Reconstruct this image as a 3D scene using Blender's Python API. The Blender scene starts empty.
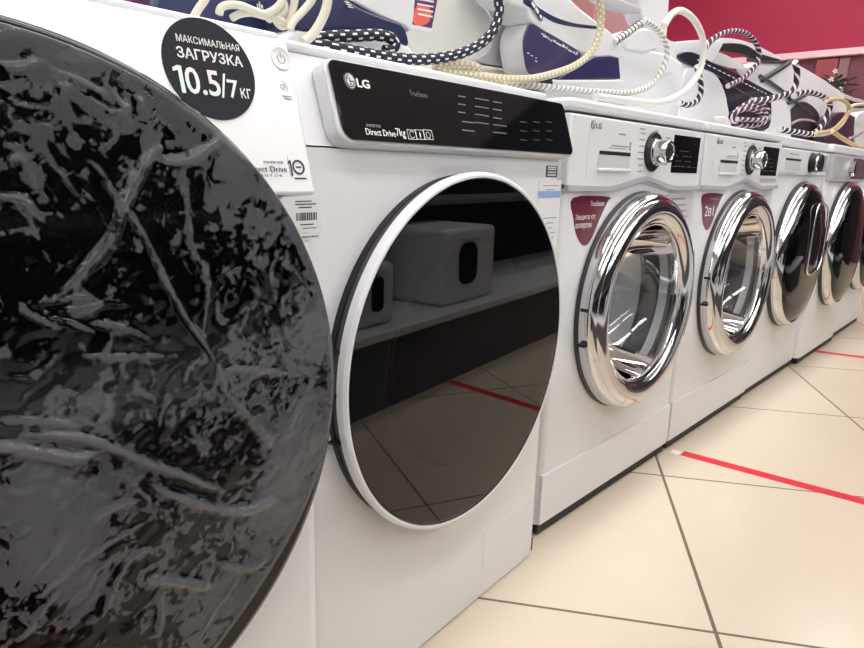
import bpy, bmesh, math, random
import numpy as np
from mathutils import Vector, Matrix
random.seed(4)
sc = bpy.context.scene
COL = sc.collection
PI = math.pi

# ------------------------------------------------------------------ camera
YAW, PITCH, ROLL = 0.75163, -0.23725, 0.028896
CAM = Vector((-1.00967, -0.63849, 0.72542)); F = 647.7
fw = Vector((math.cos(PITCH)*math.cos(YAW), math.cos(PITCH)*math.sin(YAW), math.sin(PITCH)))
r0 = fw.cross(Vector((0, 0, 1))).normalized(); u0 = r0.cross(fw)
RT = r0*math.cos(ROLL)+u0*math.sin(ROLL); UP = -r0*math.sin(ROLL)+u0*math.cos(ROLL)
cd = bpy.data.cameras.new('camera'); cam = bpy.data.objects.new('camera', cd); COL.objects.link(cam)
cam.matrix_world = Matrix(((RT.x, UP.x, -fw.x, CAM.x), (RT.y, UP.y, -fw.y, CAM.y), (RT.z, UP.z, -fw.z, CAM.z), (0, 0, 0, 1)))
cd.sensor_width = 36; cd.lens = F/864*36; cd.clip_start = 0.02
sc.camera = cam

def at(px, py, y):                       # measured point on the upright plane at depth y
    v = RT*(px-432)-UP*(py-324)+fw*F
    return CAM+v*((y-CAM.y)/v.y)
def at_plane(px, py, P, n):
    v = RT*(px-432)-UP*(py-324)+fw*F
    return CAM+v*(((P-CAM).dot(n))/v.dot(n))

# ------------------------------------------------------------------ materials
def mat(name, col, rough=.5, metal=0., spec=.5, coat=0., bump=0., bscale=200., trans=0., ior=1.45, emit=None):
    m = bpy.data.materials.new(name); m.use_nodes = True
    b = m.node_tree.nodes['Principled BSDF']
    b.inputs['Base Color'].default_value = (*col, 1); b.inputs['Roughness'].default_value = rough
    b.inputs['Metallic'].default_value = metal; b.inputs['Specular IOR Level'].default_value = spec
    b.inputs['Coat Weight'].default_value = coat; b.inputs['Coat Roughness'].default_value = .05
    b.inputs['Transmission Weight'].default_value = trans; b.inputs['IOR'].default_value = ior
    if emit: b.inputs['Emission Color'].default_value = (*emit[0], 1); b.inputs['Emission Strength'].default_value = emit[1]
    if bump:
        nt = m.node_tree; t = nt.nodes.new('ShaderNodeTexCoord'); n = nt.nodes.new('ShaderNodeTexNoise'); bp = nt.nodes.new('ShaderNodeBump')
        n.inputs['Scale'].default_value = bscale; bp.inputs['Strength'].default_value = bump; bp.inputs['Distance'].default_value = .001
        nt.links.new(t.outputs['Object'], n.inputs['Vector']); nt.links.new(n.outputs['Fac'], bp.inputs['Height']); nt.links.new(bp.outputs['Normal'], b.inputs['Normal'])
    return m
def srgb(r, g, b):
    f = lambda c: (c/255/12.92) if c/255 <= .04045 else ((c/255+.055)/1.055)**2.4
    return (f(r), f(g), f(b))
WHITE = mat('white_enamel', srgb(230, 232, 235), .28, bump=.03, bscale=60)
WPLAST = mat('white_plastic', srgb(228, 230, 234), .3, bump=.02, bscale=90)
LGREY = mat('silver_grey_plastic', srgb(185, 186, 190), .3)
BLACKG = mat('gloss_black', srgb(13, 13, 17), .06, spec=.38)
BLACKM = mat('matt_black', srgb(22, 22, 25), .5)
DGREY = mat('dark_grey', srgb(60, 60, 64), .4)
GASKET = mat('grey_rubber', srgb(74, 76, 82), .55)
CHROME = mat('chrome', (.62, .62, .64), .09, metal=1.)
STEEL = mat('drum_steel', (.36, .36, .38), .22, metal=1., bump=.2, bscale=140)
SATIN = mat('satin_silver', (.72, .72, .74), .22, metal=1.)
MAROON = mat('maroon_print', srgb(104, 18, 48), .35)
INKW = mat('white_ink', srgb(238, 238, 240), .4)
INKG = mat('grey_ink', srgb(150, 150, 155), .4)
INKD = mat('dark_ink', srgb(45, 45, 52), .5)
INKF = mat('faint_ink', srgb(96, 98, 104), .4)
SEAM = mat('seam_shadow_gap', srgb(70, 70, 74), .7)
PAPER = mat('label_paper', srgb(226, 227, 229), .6)
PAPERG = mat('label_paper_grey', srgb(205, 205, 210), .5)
BLUEP = mat('blue_label_band', srgb(140, 170, 215), .5)
NAVY = mat('navy_plastic', srgb(48, 54, 88), .22)
PURPLE = mat('purple_plastic', srgb(70, 60, 100), .25)
DPURP = mat('dark_purple_plastic', srgb(38, 34, 52), .25)
BEIGEP = mat('cream_plastic', srgb(226, 222, 208), .35)
TANK = mat('smoked_clear_tank', srgb(222, 223, 219), .10, spec=.8)
MIRPAN = mat('silver_mirror_panel', (.62, .62, .65), .12, metal=1.)

def tinted_glass(name, tint, ior=1.5, rough=.02, extra=0.):
    m = bpy.data.materials.new(name); m.use_nodes = True; nt = m.node_tree; nt.nodes.clear()
    o = nt.nodes.new('ShaderNodeOutputMaterial'); mx = nt.nodes.new('ShaderNodeMixShader'); tr = nt.nodes.new('ShaderNodeBsdfTransparent')
    gl = nt.nodes.new('ShaderNodeBsdfGlossy'); fr = nt.nodes.new('ShaderNodeFresnel'); ad = nt.nodes.new('ShaderNodeMath'); ad.operation = 'ADD'
    ad.inputs[1].default_value = extra; ad.use_clamp = True
    tr.inputs['Color'].default_value = (*tint, 1); gl.inputs['Roughness'].default_value = rough; fr.inputs['IOR'].default_value = ior
    nt.links.new(fr.outputs[0], ad.inputs[0]); nt.links.new(ad.outputs[0], mx.inputs[0])
    nt.links.new(tr.outputs[0], mx.inputs[1]); nt.links.new(gl.outputs[0], mx.inputs[2]); nt.links.new(mx.outputs[0], o.inputs[0])
    return m
DARKGLASS = tinted_glass('tinted_door_glass', (.13, .135, .145), 1.6)
CLEARGLASS = tinted_glass('clear_bowl_glass', (.86, .88, .9), 1.5, .02, .04)
SMOKEGLASS = tinted_glass('smoked_bowl_glass', (.3, .3, .32), 1.55)

def cord_mat(name, base, fleck, kind, pitch=.011, rows=6, duty=.42):
    m = bpy.data.materials.new(name); m.use_nodes = True; nt = m.node_tree; N = nt.nodes; L = nt.links
    b = N['Principled BSDF']; b.inputs['Roughness'].default_value = .75
    tc = N.new('ShaderNodeUVMap'); tc.uv_map = 'UVMap'; sp = N.new('ShaderNodeSeparateXYZ'); L.new(tc.outputs[0], sp.inputs[0])
    def M(op, a, c=None):
        n = N.new('ShaderNodeMath'); n.operation = op
        for i, v in enumerate((a, c)):
            if v is None: continue
            if isinstance(v, (int, float)): n.inputs[i].default_value = v
            else: L.new(v, n.inputs[i])
        return n.outputs[0]
    if kind == 'fleck':
        V = M('MULTIPLY', sp.outputs[1], rows); row = M('FLOOR', V); par = M('MULTIPLY', M('MODULO', row, 2.), .5)
        U = M('ADD', M('DIVIDE', sp.outputs[0], pitch), par)
        a = M('LESS_THAN', M('FRACT', U), duty); c = M('LESS_THAN', M('ABSOLUTE', M('SUBTRACT', M('FRACT', V), .5)), .23)
        fac = M('MULTIPLY', a, c)
    elif kind == 'twist':
        fac = M('LESS_THAN', M('FRACT', M('ADD', M('DIVIDE', sp.outputs[0], pitch), M('MULTIPLY', sp.outputs[1], 2.))), duty)
    else:
        V = M('MULTIPLY', sp.outputs[1], 1.); a = M('FRACT', M('ADD', M('DIVIDE', sp.outputs[0], pitch), M('MULTIPLY', V, 3.)))
        c = M('FRACT', M('SUBTRACT', M('DIVIDE', sp.outputs[0], pitch), M('MULTIPLY', V, 3.)))
        fac = M('MULTIPLY', M('LESS_THAN', a, duty), M('LESS_THAN', c, .55))
    mx = N.new('ShaderNodeMixRGB'); L.new(fac, mx.inputs[0]); mx.inputs[1].default_value = (*base, 1); mx.inputs[2].default_value = (*fleck, 1)
    L.new(mx.outputs[0], b.inputs['Base Color'])
    bp = N.new('ShaderNodeBump'); bp.inputs['Distance'].default_value = .001; bp.inputs['Strength'].default_value = .6; L.new(fac, bp.inputs['Height']); L.new(bp.outputs[0], b.inputs['Normal'])
    return m
C_NAVY = cord_mat('navy_braid_white_flecks', srgb(24, 26, 48), srgb(235, 235, 235), 'fleck', .019, 8, .38)
C_CREAM = cord_mat('cream_braid', srgb(196, 186, 158), srgb(236, 228, 206), 'weave', .012, 6, .5)
C_GREYW = cord_mat('white_grey_braid', srgb(168, 170, 168), srgb(232, 232, 228), 'twist', .016, 6, .6)
C_BW = cord_mat('black_white_twist', srgb(22, 20, 30), srgb(225, 220, 226), 'twist', .030, 6, .32)
C_PW = cord_mat('purple_pink_twist', srgb(34, 24, 46), srgb(222, 190, 210), 'twist', .030, 6, .32)
C_BWL = cord_mat('black_white_twist_long', srgb(22, 20, 30), srgb(225, 220, 226), 'twist', .064, 6, .32)
C_PWL = cord_mat('purple_pink_twist_long', srgb(34, 24, 46), srgb(214, 186, 204), 'twist', .05, 6, .36)
C_TAN = cord_mat('tan_braid', srgb(160, 128, 92), srgb(226, 204, 165), 'weave', .012, 6, .6)
C_WHITE = mat('white_hose', srgb(226, 226, 220), .4)
C_IVORY = mat('ivory_cable', srgb(214, 210, 196), .45)

# ------------------------------------------------------------------ mesh helpers
def finish(name, me, m, parent=None, smooth=35, world=False):
    o = bpy.data.objects.new(name, me); COL.objects.link(o)
    if m is not None: me.materials.append(m)
    if smooth: me.shade_smooth(); me.set_sharp_from_angle(angle=math.radians(smooth))
    if parent is not None: o.parent = parent
    return o
def pyd(name, vs, fs, m, parent=None, smooth=35):
    me = bpy.data.meshes.new(name); me.from_pydata([tuple(v) for v in vs], [], fs); me.validate(); me.update()
    bm = bmesh.new(); bm.from_mesh(me); bmesh.ops.recalc_face_normals(bm, faces=bm.faces); bm.to_mesh(me); bm.free()
    return finish(name, me, m, parent, smooth)
def bevel(o, w, seg=3, ang=30):
    b = o.modifiers.new('bevel', 'BEVEL'); b.width = w; b.segments = seg; b.limit_method = 'ANGLE'; b.angle_limit = math.radians(ang); b.harden_normals = False
    return o
def box(name, lo, hi, m, parent=None, bv=0., seg=3):
    x0, y0, z0 = lo; x1, y1, z1 = hi
    vs = [(x0, y0, z0), (x1, y0, z0), (x1, y1, z0), (x0, y1, z0), (x0, y0, z1), (x1, y0, z1), (x1, y1, z1), (x0, y1, z1)]
    fs = [(0, 3, 2, 1), (4, 5, 6, 7), (0, 1, 5, 4), (1, 2, 6, 5), (2, 3, 7, 6), (3, 0, 4, 7)]
    o = pyd(name, vs, fs, m, parent)
    if bv: bevel(o, bv, seg)
    return o
def sweep_prism(name, outline, vec, m, parent=None, bv=0., seg=3, smooth=35):
    n = len(outline); vec = Vector(vec)
    vs = [Vector(p) for p in outline]+[Vector(p)+vec for p in outline]
    fs = [tuple(range(n)), tuple(range(2*n-1, n-1, -1))]+[(i, (i+1) % n, n+(i+1) % n, n+i) for i in range(n)]
    o = pyd(name, vs, fs, m, parent, smooth)
    if bv: bevel(o, bv, seg)
    return o
def rrect(x0, x1, z0, z1, r, k=6):
    if not isinstance(r, (tuple, list)): r = (r,)*4
    pts = []
    for (cx, cz, a0, rr) in ((x1-r[0], z1-r[0], 0, r[0]), (x0+r[1], z1-r[1], 90, r[1]), (x0+r[2], z0+r[2], 180, r[2]), (x1-r[3], z0+r[3], 270, r[3])):
        for i in range(k+1):
            a = math.radians(a0+90*i/k); pts.append((cx+rr*math.cos(a), cz+rr*math.sin(a)))
    return pts
def lathe(name, prof, c, m, parent=None, n=96, axis=Vector((0, -1, 0)), smooth=40):
    # prof: (radius, forward distance along axis)
    a = axis.normalized(); e1 = Vector((0, 0, 1)).cross(a).normalized() if abs(a.z) < .9 else Vector((1, 0, 0)); e2 = a.cross(e1)
    c = Vector(c); vs = []; fs = []; idx = []
    for (r, f) in prof:
        if r < 1e-6: idx.append([len(vs)]*n); vs.append(c+a*f)
        else:
            idx.append(list(range(len(vs), len(vs)+n)))
            for i in range(n):
                t = 2*PI*i/n; vs.append(c+a*f+e1*(r*math.cos(t))+e2*(r*math.sin(t)))
    for k in range(len(prof)-1):
        A, B = idx[k], idx[k+1]
        for i in range(n):
            j = (i+1) % n; f = [A[i], A[j], B[j], B[i]]; g = []
            for q in f:
                if q not in g: g.append(q)
            if len(g) > 2: fs.append(tuple(g))
    return pyd(name, vs, fs, m, parent, smooth)
def crom(pts, per=8, closed=False):
    P = [Vector(p) for p in pts]; n = len(P); out = []
    rng = n if closed else n-1
    for i in range(rng):
        if closed: p0, p1, p2, p3 = P[(i-1) % n], P[i], P[(i+1) % n], P[(i+2) % n]
        else: p0, p1, p2, p3 = P[max(i-1, 0)], P[i], P[i+1], P[min(i+2, n-1)]
        for k in range(per):
            t = k/per
            out.append(.5*((2*p1)+(p2-p0)*t+(2*p0-5*p1+4*p2-p3)*t*t+(3*p1-p0-3*p2+p3)*t**3))
    if not closed: out.append(P[-1])
    return out
def tube(name, pts, r, m, parent=None, sides=16, per=10, ribs=None):
    P = crom(pts, per); n = len(P); me = bpy.data.meshes.new(name); vs = []; fs = []; L = [0.]
    T = [(P[min(i+1, n-1)]-P[max(i-1, 0)]).normalized() for i in range(n)]
    e = T[0].orthogonal().normalized(); rr = r if callable(r) else (lambda t: r)
    for i in range(n):
        if i: L.append(L[-1]+(P[i]-P[i-1]).length)
        e = (e-T[i]*e.dot(T[i])).normalized(); g = T[i].cross(e)
        for k in range(sides):
            a = 2*PI*k/sides; vs.append(P[i]+(e*math.cos(a)+g*math.sin(a))*rr(i/(n-1)))
    uv = []
    for i in range(n-1):
        for k in range(sides):
            j = (k+1) % sides; fs.append((i*sides+k, i*sides+j, (i+1)*sides+j, (i+1)*sides+k))
            uv += [(L[i], k/sides), (L[i], (k+1)/sides), (L[i+1], (k+1)/sides), (L[i+1], k/sides)]
    fs.append(tuple(range(sides-1, -1, -1))); uv += [(0, 0)]*sides
    fs.append(tuple(range((n-1)*sides, n*sides))); uv += [(0, 0)]*sides
    me.from_pydata([tuple(v) for v in vs], [], fs); me.update(); ul = me.uv_layers.new(name='UVMap')
    for i, c in enumerate(uv): ul.data[i].uv = c
    return finish(name, me, m, parent, 60)
def text(name, body, O, u, v, n, width, height, m, parent, th=.0003, bold=0., space=1.):
    """flat lettering: O lower-left corner, u right, v up, width and height in metres"""
    cu = bpy.data.curves.new(name, 'FONT'); cu.body = body; cu.size = 1; cu.extrude = .01; cu.offset = bold; cu.space_character = space; cu.resolution_u = 3
    tmp = bpy.data.objects.new('tmp', cu); COL.objects.link(tmp); dg = bpy.context.evaluated_depsgraph_get(); dg.update()
    me = bpy.data.meshes.new_from_object(tmp.evaluated_get(dg)); bpy.data.objects.remove(tmp)
    co = np.empty(len(me.vertices)*3); me.vertices.foreach_get('co', co); co = co.reshape(-1, 3); lo = co.min(0); hi = co.max(0); s = (hi-lo)
    O = Vector(O); u = Vector(u).normalized(); v = Vector(v).normalized(); n = Vector(n).normalized()
    for vt, c in zip(me.vertices, co):
        vt.co = O+u*((c[0]-lo[0])/s[0]*width)+v*((c[1]-lo[1])/s[1]*height)+n*((c[2]-lo[2])/s[2]*th)
    me.materials.clear(); return finish(name, me, m, parent, 0)
def plate(name, pts2, O, u, v, n, m, parent, th=.0004, lift=0., smooth=35):
    """thin flat piece with an outline in (u, v) metres"""
    O = Vector(O); u = Vector(u); v = Vector(v); n = Vector(n)
    return sweep_prism(name, [O+u*a+v*b+n*lift for a, b in pts2], n*th, m, parent, smooth=smooth)
def plates(name, rects, O, u, v, n, m, parent, th=.0003, lift=0.):
    """several printed bars as one print mesh"""
    vs = []; fs = []; O = Vector(O); u = Vector(u); v = Vector(v); n = Vector(n)
    for (a0, a1, b0, b1) in rects:
        k = len(vs)
        for t in (lift, lift+th):
            for a, b in ((a0, b0), (a1, b0), (a1, b1), (a0, b1)): vs.append(O+u*a+v*b+n*t)
        fs += [(k, k+1, k+2, k+3), (k+4, k+5, k+6, k+7), (k, k+1, k+5, k+4), (k+1, k+2, k+6, k+5), (k+2, k+3, k+7, k+6), (k+3, k, k+4, k+7)]
    return pyd(name, vs, fs, m, parent, 0)
def digit_one(name, x0, x1, z0, z1, O, u, v, n, m, parent, lift=.0003):
    w = x1-x0; h = z1-z0; st = w*.44
    qs = [[(x1-st, z0), (x1, z0), (x1, z1), (x1-st, z1)], [(x1-st, z1-h*.17), (x1-st, z1), (x0, z1-h*.10), (x0, z1-h*.24)]]
    return quads(name, qs, O, u, v, n, m, parent, .0003, lift)
def ringpts(cx, cy, rx, ry, a0=0, a1=360, n=40):
    return [(cx+rx*math.cos(math.radians(a0+(a1-a0)*i/n)), cy+ry*math.sin(math.radians(a0+(a1-a0)*i/n))) for i in range(n+(1 if a1-a0 < 360 else 0))]
def annulus(cx, cy, r, w, k=1., a0=0, a1=360, n=40):
    """outline pieces of a ring stroke -> quads"""
    q = []
    for i in range(n):
        A = math.radians(a0+(a1-a0)*i/n); B = math.radians(a0+(a1-a0)*(i+1)/n)
        q.append([(cx+rr*math.cos(t)*k, cy+rr*math.sin(t)) for rr, t in ((r-w, A), (r, A), (r, B), (r-w, B))])
    return q
def quads(name, qs, O, u, v, n, m, parent, th=.0003, lift=0.):
    vs = []; fs = []; O = Vector(O); u = Vector(u); v = Vector(v); n = Vector(n)
    for q in qs:
        k = len(vs); c = len(q)
        for t in (lift, lift+th):
            for a, b in q: vs.append(O+u*a+v*b+n*t)
        fs += [tuple(range(k, k+c)), tuple(range(k+2*c-1, k+c-1, -1))]+[(k+i, k+(i+1) % c, k+c+(i+1) % c, k+c+i) for i in range(c)]
    return pyd(name, vs, fs, m, parent, 0)
def logo_face(name, O, u, v, n, r, m, parent, k=1., back=None):
    """round maker's mark: ring open at upper right, nose stroke and an eye"""
    qs = annulus(0, 0, r, r*.16, k, -5, 352, 40)
    if back is not None: plate('logo_disc', ringpts(0, 0, r*k, r), O, u, v, n, back, parent, .0002)
    qs = annulus(0, 0, r, r*.13, k)+annulus(0, 0, r*.74, r*.14, k, 95, 358, 30)
    qs += [[(r*.1*k, -r*.09), (r*.66*k, -r*.09), (r*.66*k, r*.05), (r*.1*k, r*.05)], [(-r*.07*k, -r*.45), (r*.07*k, -r*.45), (r*.07*k, r*.42), (-r*.07*k, r*.42)],
           [(-r*.07*k, -r*.45), (r*.22*k, -r*.45), (r*.22*k, -r*.33), (-r*.07*k, -r*.33)]]
    qs.append([(-r*.34*k+r*.1*k*math.cos(t*PI/4), r*.28+r*.1*math.sin(t*PI/4)) for t in range(8)])
    return quads(name, qs, O, u, v, n, m, parent, .0003, .0003 if back is not None else 0)
def empty(name, loc, rz=0., label=None, cat=None, group=None):
    o = bpy.data.objects.new(name, None); COL.objects.link(o); o.location = loc; o.rotation_euler = (0, 0, rz); o.empty_display_size = .05
    if label: tag(o, label, cat, group)
    return o
def tag(o, label, cat, group=None):
    o['label'] = label; o['category'] = cat
    if group: o['group'] = group
    return o
def struct(o): o['kind'] = 'structure'; return o

# ------------------------------------------------------------------ setting
def floor_mat():
    m = bpy.data.materials.new('cream_floor_tiles'); m.use_nodes = True; nt = m.node_tree; N = nt.nodes; L = nt.links; b = N['Principled BSDF']
    g = N.new('ShaderNodeNewGeometry'); sp = N.new('ShaderNodeSeparateXYZ'); L.new(g.outputs['Position'], sp.inputs[0])
    def M(op, a, c=0., d=None):
        n = N.new('ShaderNodeMath'); n.operation = op
        for i, v in enumerate((a, c, d)):
            if v is None: continue
            if isinstance(v, (int, float)): n.inputs[i].default_value = v
            else: L.new(v, n.inputs[i])
        return n.outputs[0]
    a = math.radians(32.6); ca, sa = math.cos(a), math.sin(a)
    U = M('ADD', M('MULTIPLY', sp.outputs[0], ca), M('MULTIPLY', sp.outputs[1], sa)); V = M('ADD', M('MULTIPLY', sp.outputs[0], -sa), M('MULTIPLY', sp.outputs[1], ca))
    su, sv, ou, ov = .571, .642, -.210, -.298
    def line(w, s, o, hw):
        t = M('DIVIDE', M('SUBTRACT', w, o), s); d = M('MULTIPLY', M('ABSOLUTE', M('SUBTRACT', M('FRACT', M('ADD', t, .5)), .5)), s)
        return M('LESS_THAN', d, hw), M('FLOOR', t), d
    l1, f1, d1 = line(U, su, ou, .0028); l2, f2, d2 = line(V, sv, ov, .0033)
    ln = M('MAXIMUM', l1, l2)
    cmb = N.new('ShaderNodeCombineXYZ'); L.new(f1, cmb.inputs[0]); L.new(f2, cmb.inputs[1]); wn = N.new('ShaderNodeTexWhiteNoise'); wn.noise_dimensions = '2D'; L.new(cmb.outputs[0], wn.inputs[0])
    ns = N.new('ShaderNodeTexNoise'); ns.inputs['Scale'].default_value = 3.; ns.inputs['Detail'].default_value = 3
    L.new(g.outputs['Position'], ns.inputs['Vector'])
    r = N.new('ShaderNodeMixRGB'); r.inputs[1].default_value = (*srgb(214, 199, 178), 1); r.inputs[2].default_value = (*srgb(226, 214, 195), 1)
    L.new(M('ADD', M('MULTIPLY', ns.outputs['Fac'], .7), M('MULTIPLY', wn.outputs[0], .3)), r.inputs[0])
    mx = N.new('ShaderNodeMixRGB'); L.new(ln, mx.inputs[0]); L.new(r.outputs[0], mx.inputs[1]); mx.inputs[2].default_value = (*srgb(112, 100, 84), 1)
    L.new(mx.outputs[0], b.inputs['Base Color'])
    L.new(M('MULTIPLY_ADD', ln, .5, .22), b.inputs['Roughness'])
    n2 = N.new('ShaderNodeTexNoise'); n2.inputs['Scale'].default_value = 14.; L.new(g.outputs['Position'], n2.inputs['Vector'])
    bp = N.new('ShaderNodeBump'); bp.inputs['Distance'].default_value = .002; bp.inputs['Strength'].default_value = .25
    L.new(M('SUBTRACT', M('MULTIPLY', n2.outputs['Fac'], .4), M('MULTIPLY', ln, .6)), bp.inputs['Height']); L.new(bp.outputs[0], b.inputs['Normal'])
    b.inputs['Specular IOR Level'].default_value = .5
    return m
X0, X1, Y0, Y1, ZC = -4., 5.5, -7.6, 3.4, 3.1
struct(box('floor', (X0-.1, Y0-.1, -.1), (X1+.1, Y1+.1, 0), floor_mat()))
CEIL = mat('ceiling_white', srgb(200, 200, 202), .9, bump=.1)
WALLR = mat('crimson_wall_paint', srgb(174, 44, 80), .6, bump=.05, bscale=40)
WALLM = mat('mauve_wall_paint', srgb(124, 74, 84), .5, bump=.05, bscale=30)
WALLG = mat('pale_wall_paint', srgb(196, 192, 192), .7, bump=.05, bscale=30)
DARK_SCREEN = mat('dark_reflection_screen', srgb(40, 36, 38), .6)
struct(box('added_reflection_screen', (X1-.4, Y0, 0), (X1-.3, -.75, ZC), DARK_SCREEN))  # added out of view so the black console mirrors dark instead of crimson
TRIMP = mat('pink_white_trim', srgb(250, 214, 222), .4)
struct(box('ceiling', (X0-.1, Y0-.1, ZC), (X1+.1, Y1+.1, ZC+.1), CEIL))
struct(box('wall_end', (X1, Y0-.1, 0), (X1+.1, Y1+.1, 1.716), WALLM))
struct(box('wall_end_fascia', (X1-.03, Y0-.1, 1.775), (X1+.1, Y1+.1, ZC), WALLR))
struct(box('trim_1', (X1-.06, Y0, 1.715), (X1+.02, Y1, 1.772), TRIMP, bv=.008))
struct(box('wall_rear', (X0-.1, Y1, 0), (X1, Y1+.1, ZC), WALLR))
struct(box('wall_left', (X0-.1, Y0, 0), (X0, Y1, ZC), WALLG))
struct(box('wall_front', (X0-.1, Y0-.1, 0), (X1, Y0, ZC), WALLG))
PIL = mat('rose_pillar_paint', srgb(160, 78, 86), .5)
struct(box('trim_2', (X1-.04, .88, 0), (X1, 1.04, 1.70), PIL, bv=.004))
struct(box('trim_3', (X1-.03, .80, 0), (X1, .872, 1.70), mat('grey_rose_jamb', srgb(150, 112, 120), .5), bv=.004))

# ceiling lamps
LAMP = mat('lamp_diffuser', (1, 1, 1), .5, emit=((1., .985, .96), 9.5))
FRAME = mat('lamp_frame', srgb(230, 230, 230), .4)
def lamp(x, y, w, l, label, proto=None):
    t = empty('ceiling_lamp', (x, y, ZC), 0, label, 'ceiling light', 'ceiling lamps over the aisle')
    box('lamp_frame', (-w/2-.03, -l/2-.03, -.03), (w/2+.03, l/2+.03, -.001), FRAME, t)
    box('diffuser', (-w/2, -l/2, -.035), (w/2, l/2, -.0301), LAMP, t)
for x in (-2., .75, 3.5):
    for y in (-6.4, -4.9, -3.3, -1.15, .0, 1.5):
        lamp(x, y, 2.5, .22, 'long white strip lamp on the ceiling above the shop floor')

# ------------------------------------------------------------------ washing machines
W = .596
def cutter(o, c, r, depth=.3):
    """round opening for the door"""
    me = bpy.data.meshes.new('c'); bm = bmesh.new()
    mt = Matrix.Translation(Vector(c))@Matrix.Rotation(PI/2, 4, 'X')
    bmesh.ops.create_cone(bm, cap_ends=True, segments=72, radius1=r, radius2=r, depth=depth, matrix=mt); bm.to_mesh(me); bm.free()
    k = bpy.data.objects.new('c', me); COL.objects.link(k)
    b = o.modifiers.new('b', 'BOOLEAN'); b.operation = 'DIFFERENCE'; b.object = k; b.solver = 'EXACT'
    k.parent = o.parent; bpy.context.view_layer.update()
    dg = bpy.context.evaluated_depsgraph_get(); me2 = bpy.data.meshes.new_from_object(o.evaluated_get(dg)); o.modifiers.clear(); o.data = me2
    bpy.data.objects.remove(k); me2.shade_smooth(); me2.set_sharp_from_angle(angle=math.radians(35))
def body(parent, z0, z1, d=.54, m=WHITE, rc=.014, name='cabinet_body'):
    pts = rrect(-W/2, W/2, 0, d, rc, 5)
    return sweep_prism(name, [(a, b, z0) for a, b in pts], (0, 0, z1-z0), m, parent)
def feet(parent, d=.54):
    for sx in (-1, 1):
        for y in (.06, d-.06): lathe('foot', [(0, 0), (.022, 0), (.022, .012), (.012, .014), (.012, .03), (0, .03)], (sx*.24, y, 0), BLACKM, parent, 20, Vector((0, 0, 1)))
    # black base box brought forward to paint the shadow gap above the floor
    box('base_shadow_fill', (-W/2+.006, .004, .006), (W/2-.006, d-.02, .032), BLACKM, parent)
U3, V3, N3 = Vector((1, 0, 0)), Vector((0, 0, 1)), Vector((0, -1, 0))
def bars(rows, x0, x1, z0, dz, h, seed=0, seg=(.3, 1.)):
    rnd = random.Random(seed); out = []
    for i in range(rows):
        w = (x1-x0)*rnd.uniform(*seg); out.append((x0, x0+w, z0-i*dz, z0-i*dz+h))
    return out
def dial_marks():
    r = []; rnd = random.Random(3)
    for i in range(7): w = .018+.014*rnd.random(); r.append((-.012-w, -.012, .803-i*.0125, .8055-i*.0125))
    for i in range(5): w = .012+.012*rnd.random(); r.append((.085, .085+w, .80-i*.014, .8025-i*.014))
    r += [(.03, .045, .8115, .814), (-.04, -.018, .8115, .814)]
    return r

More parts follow.
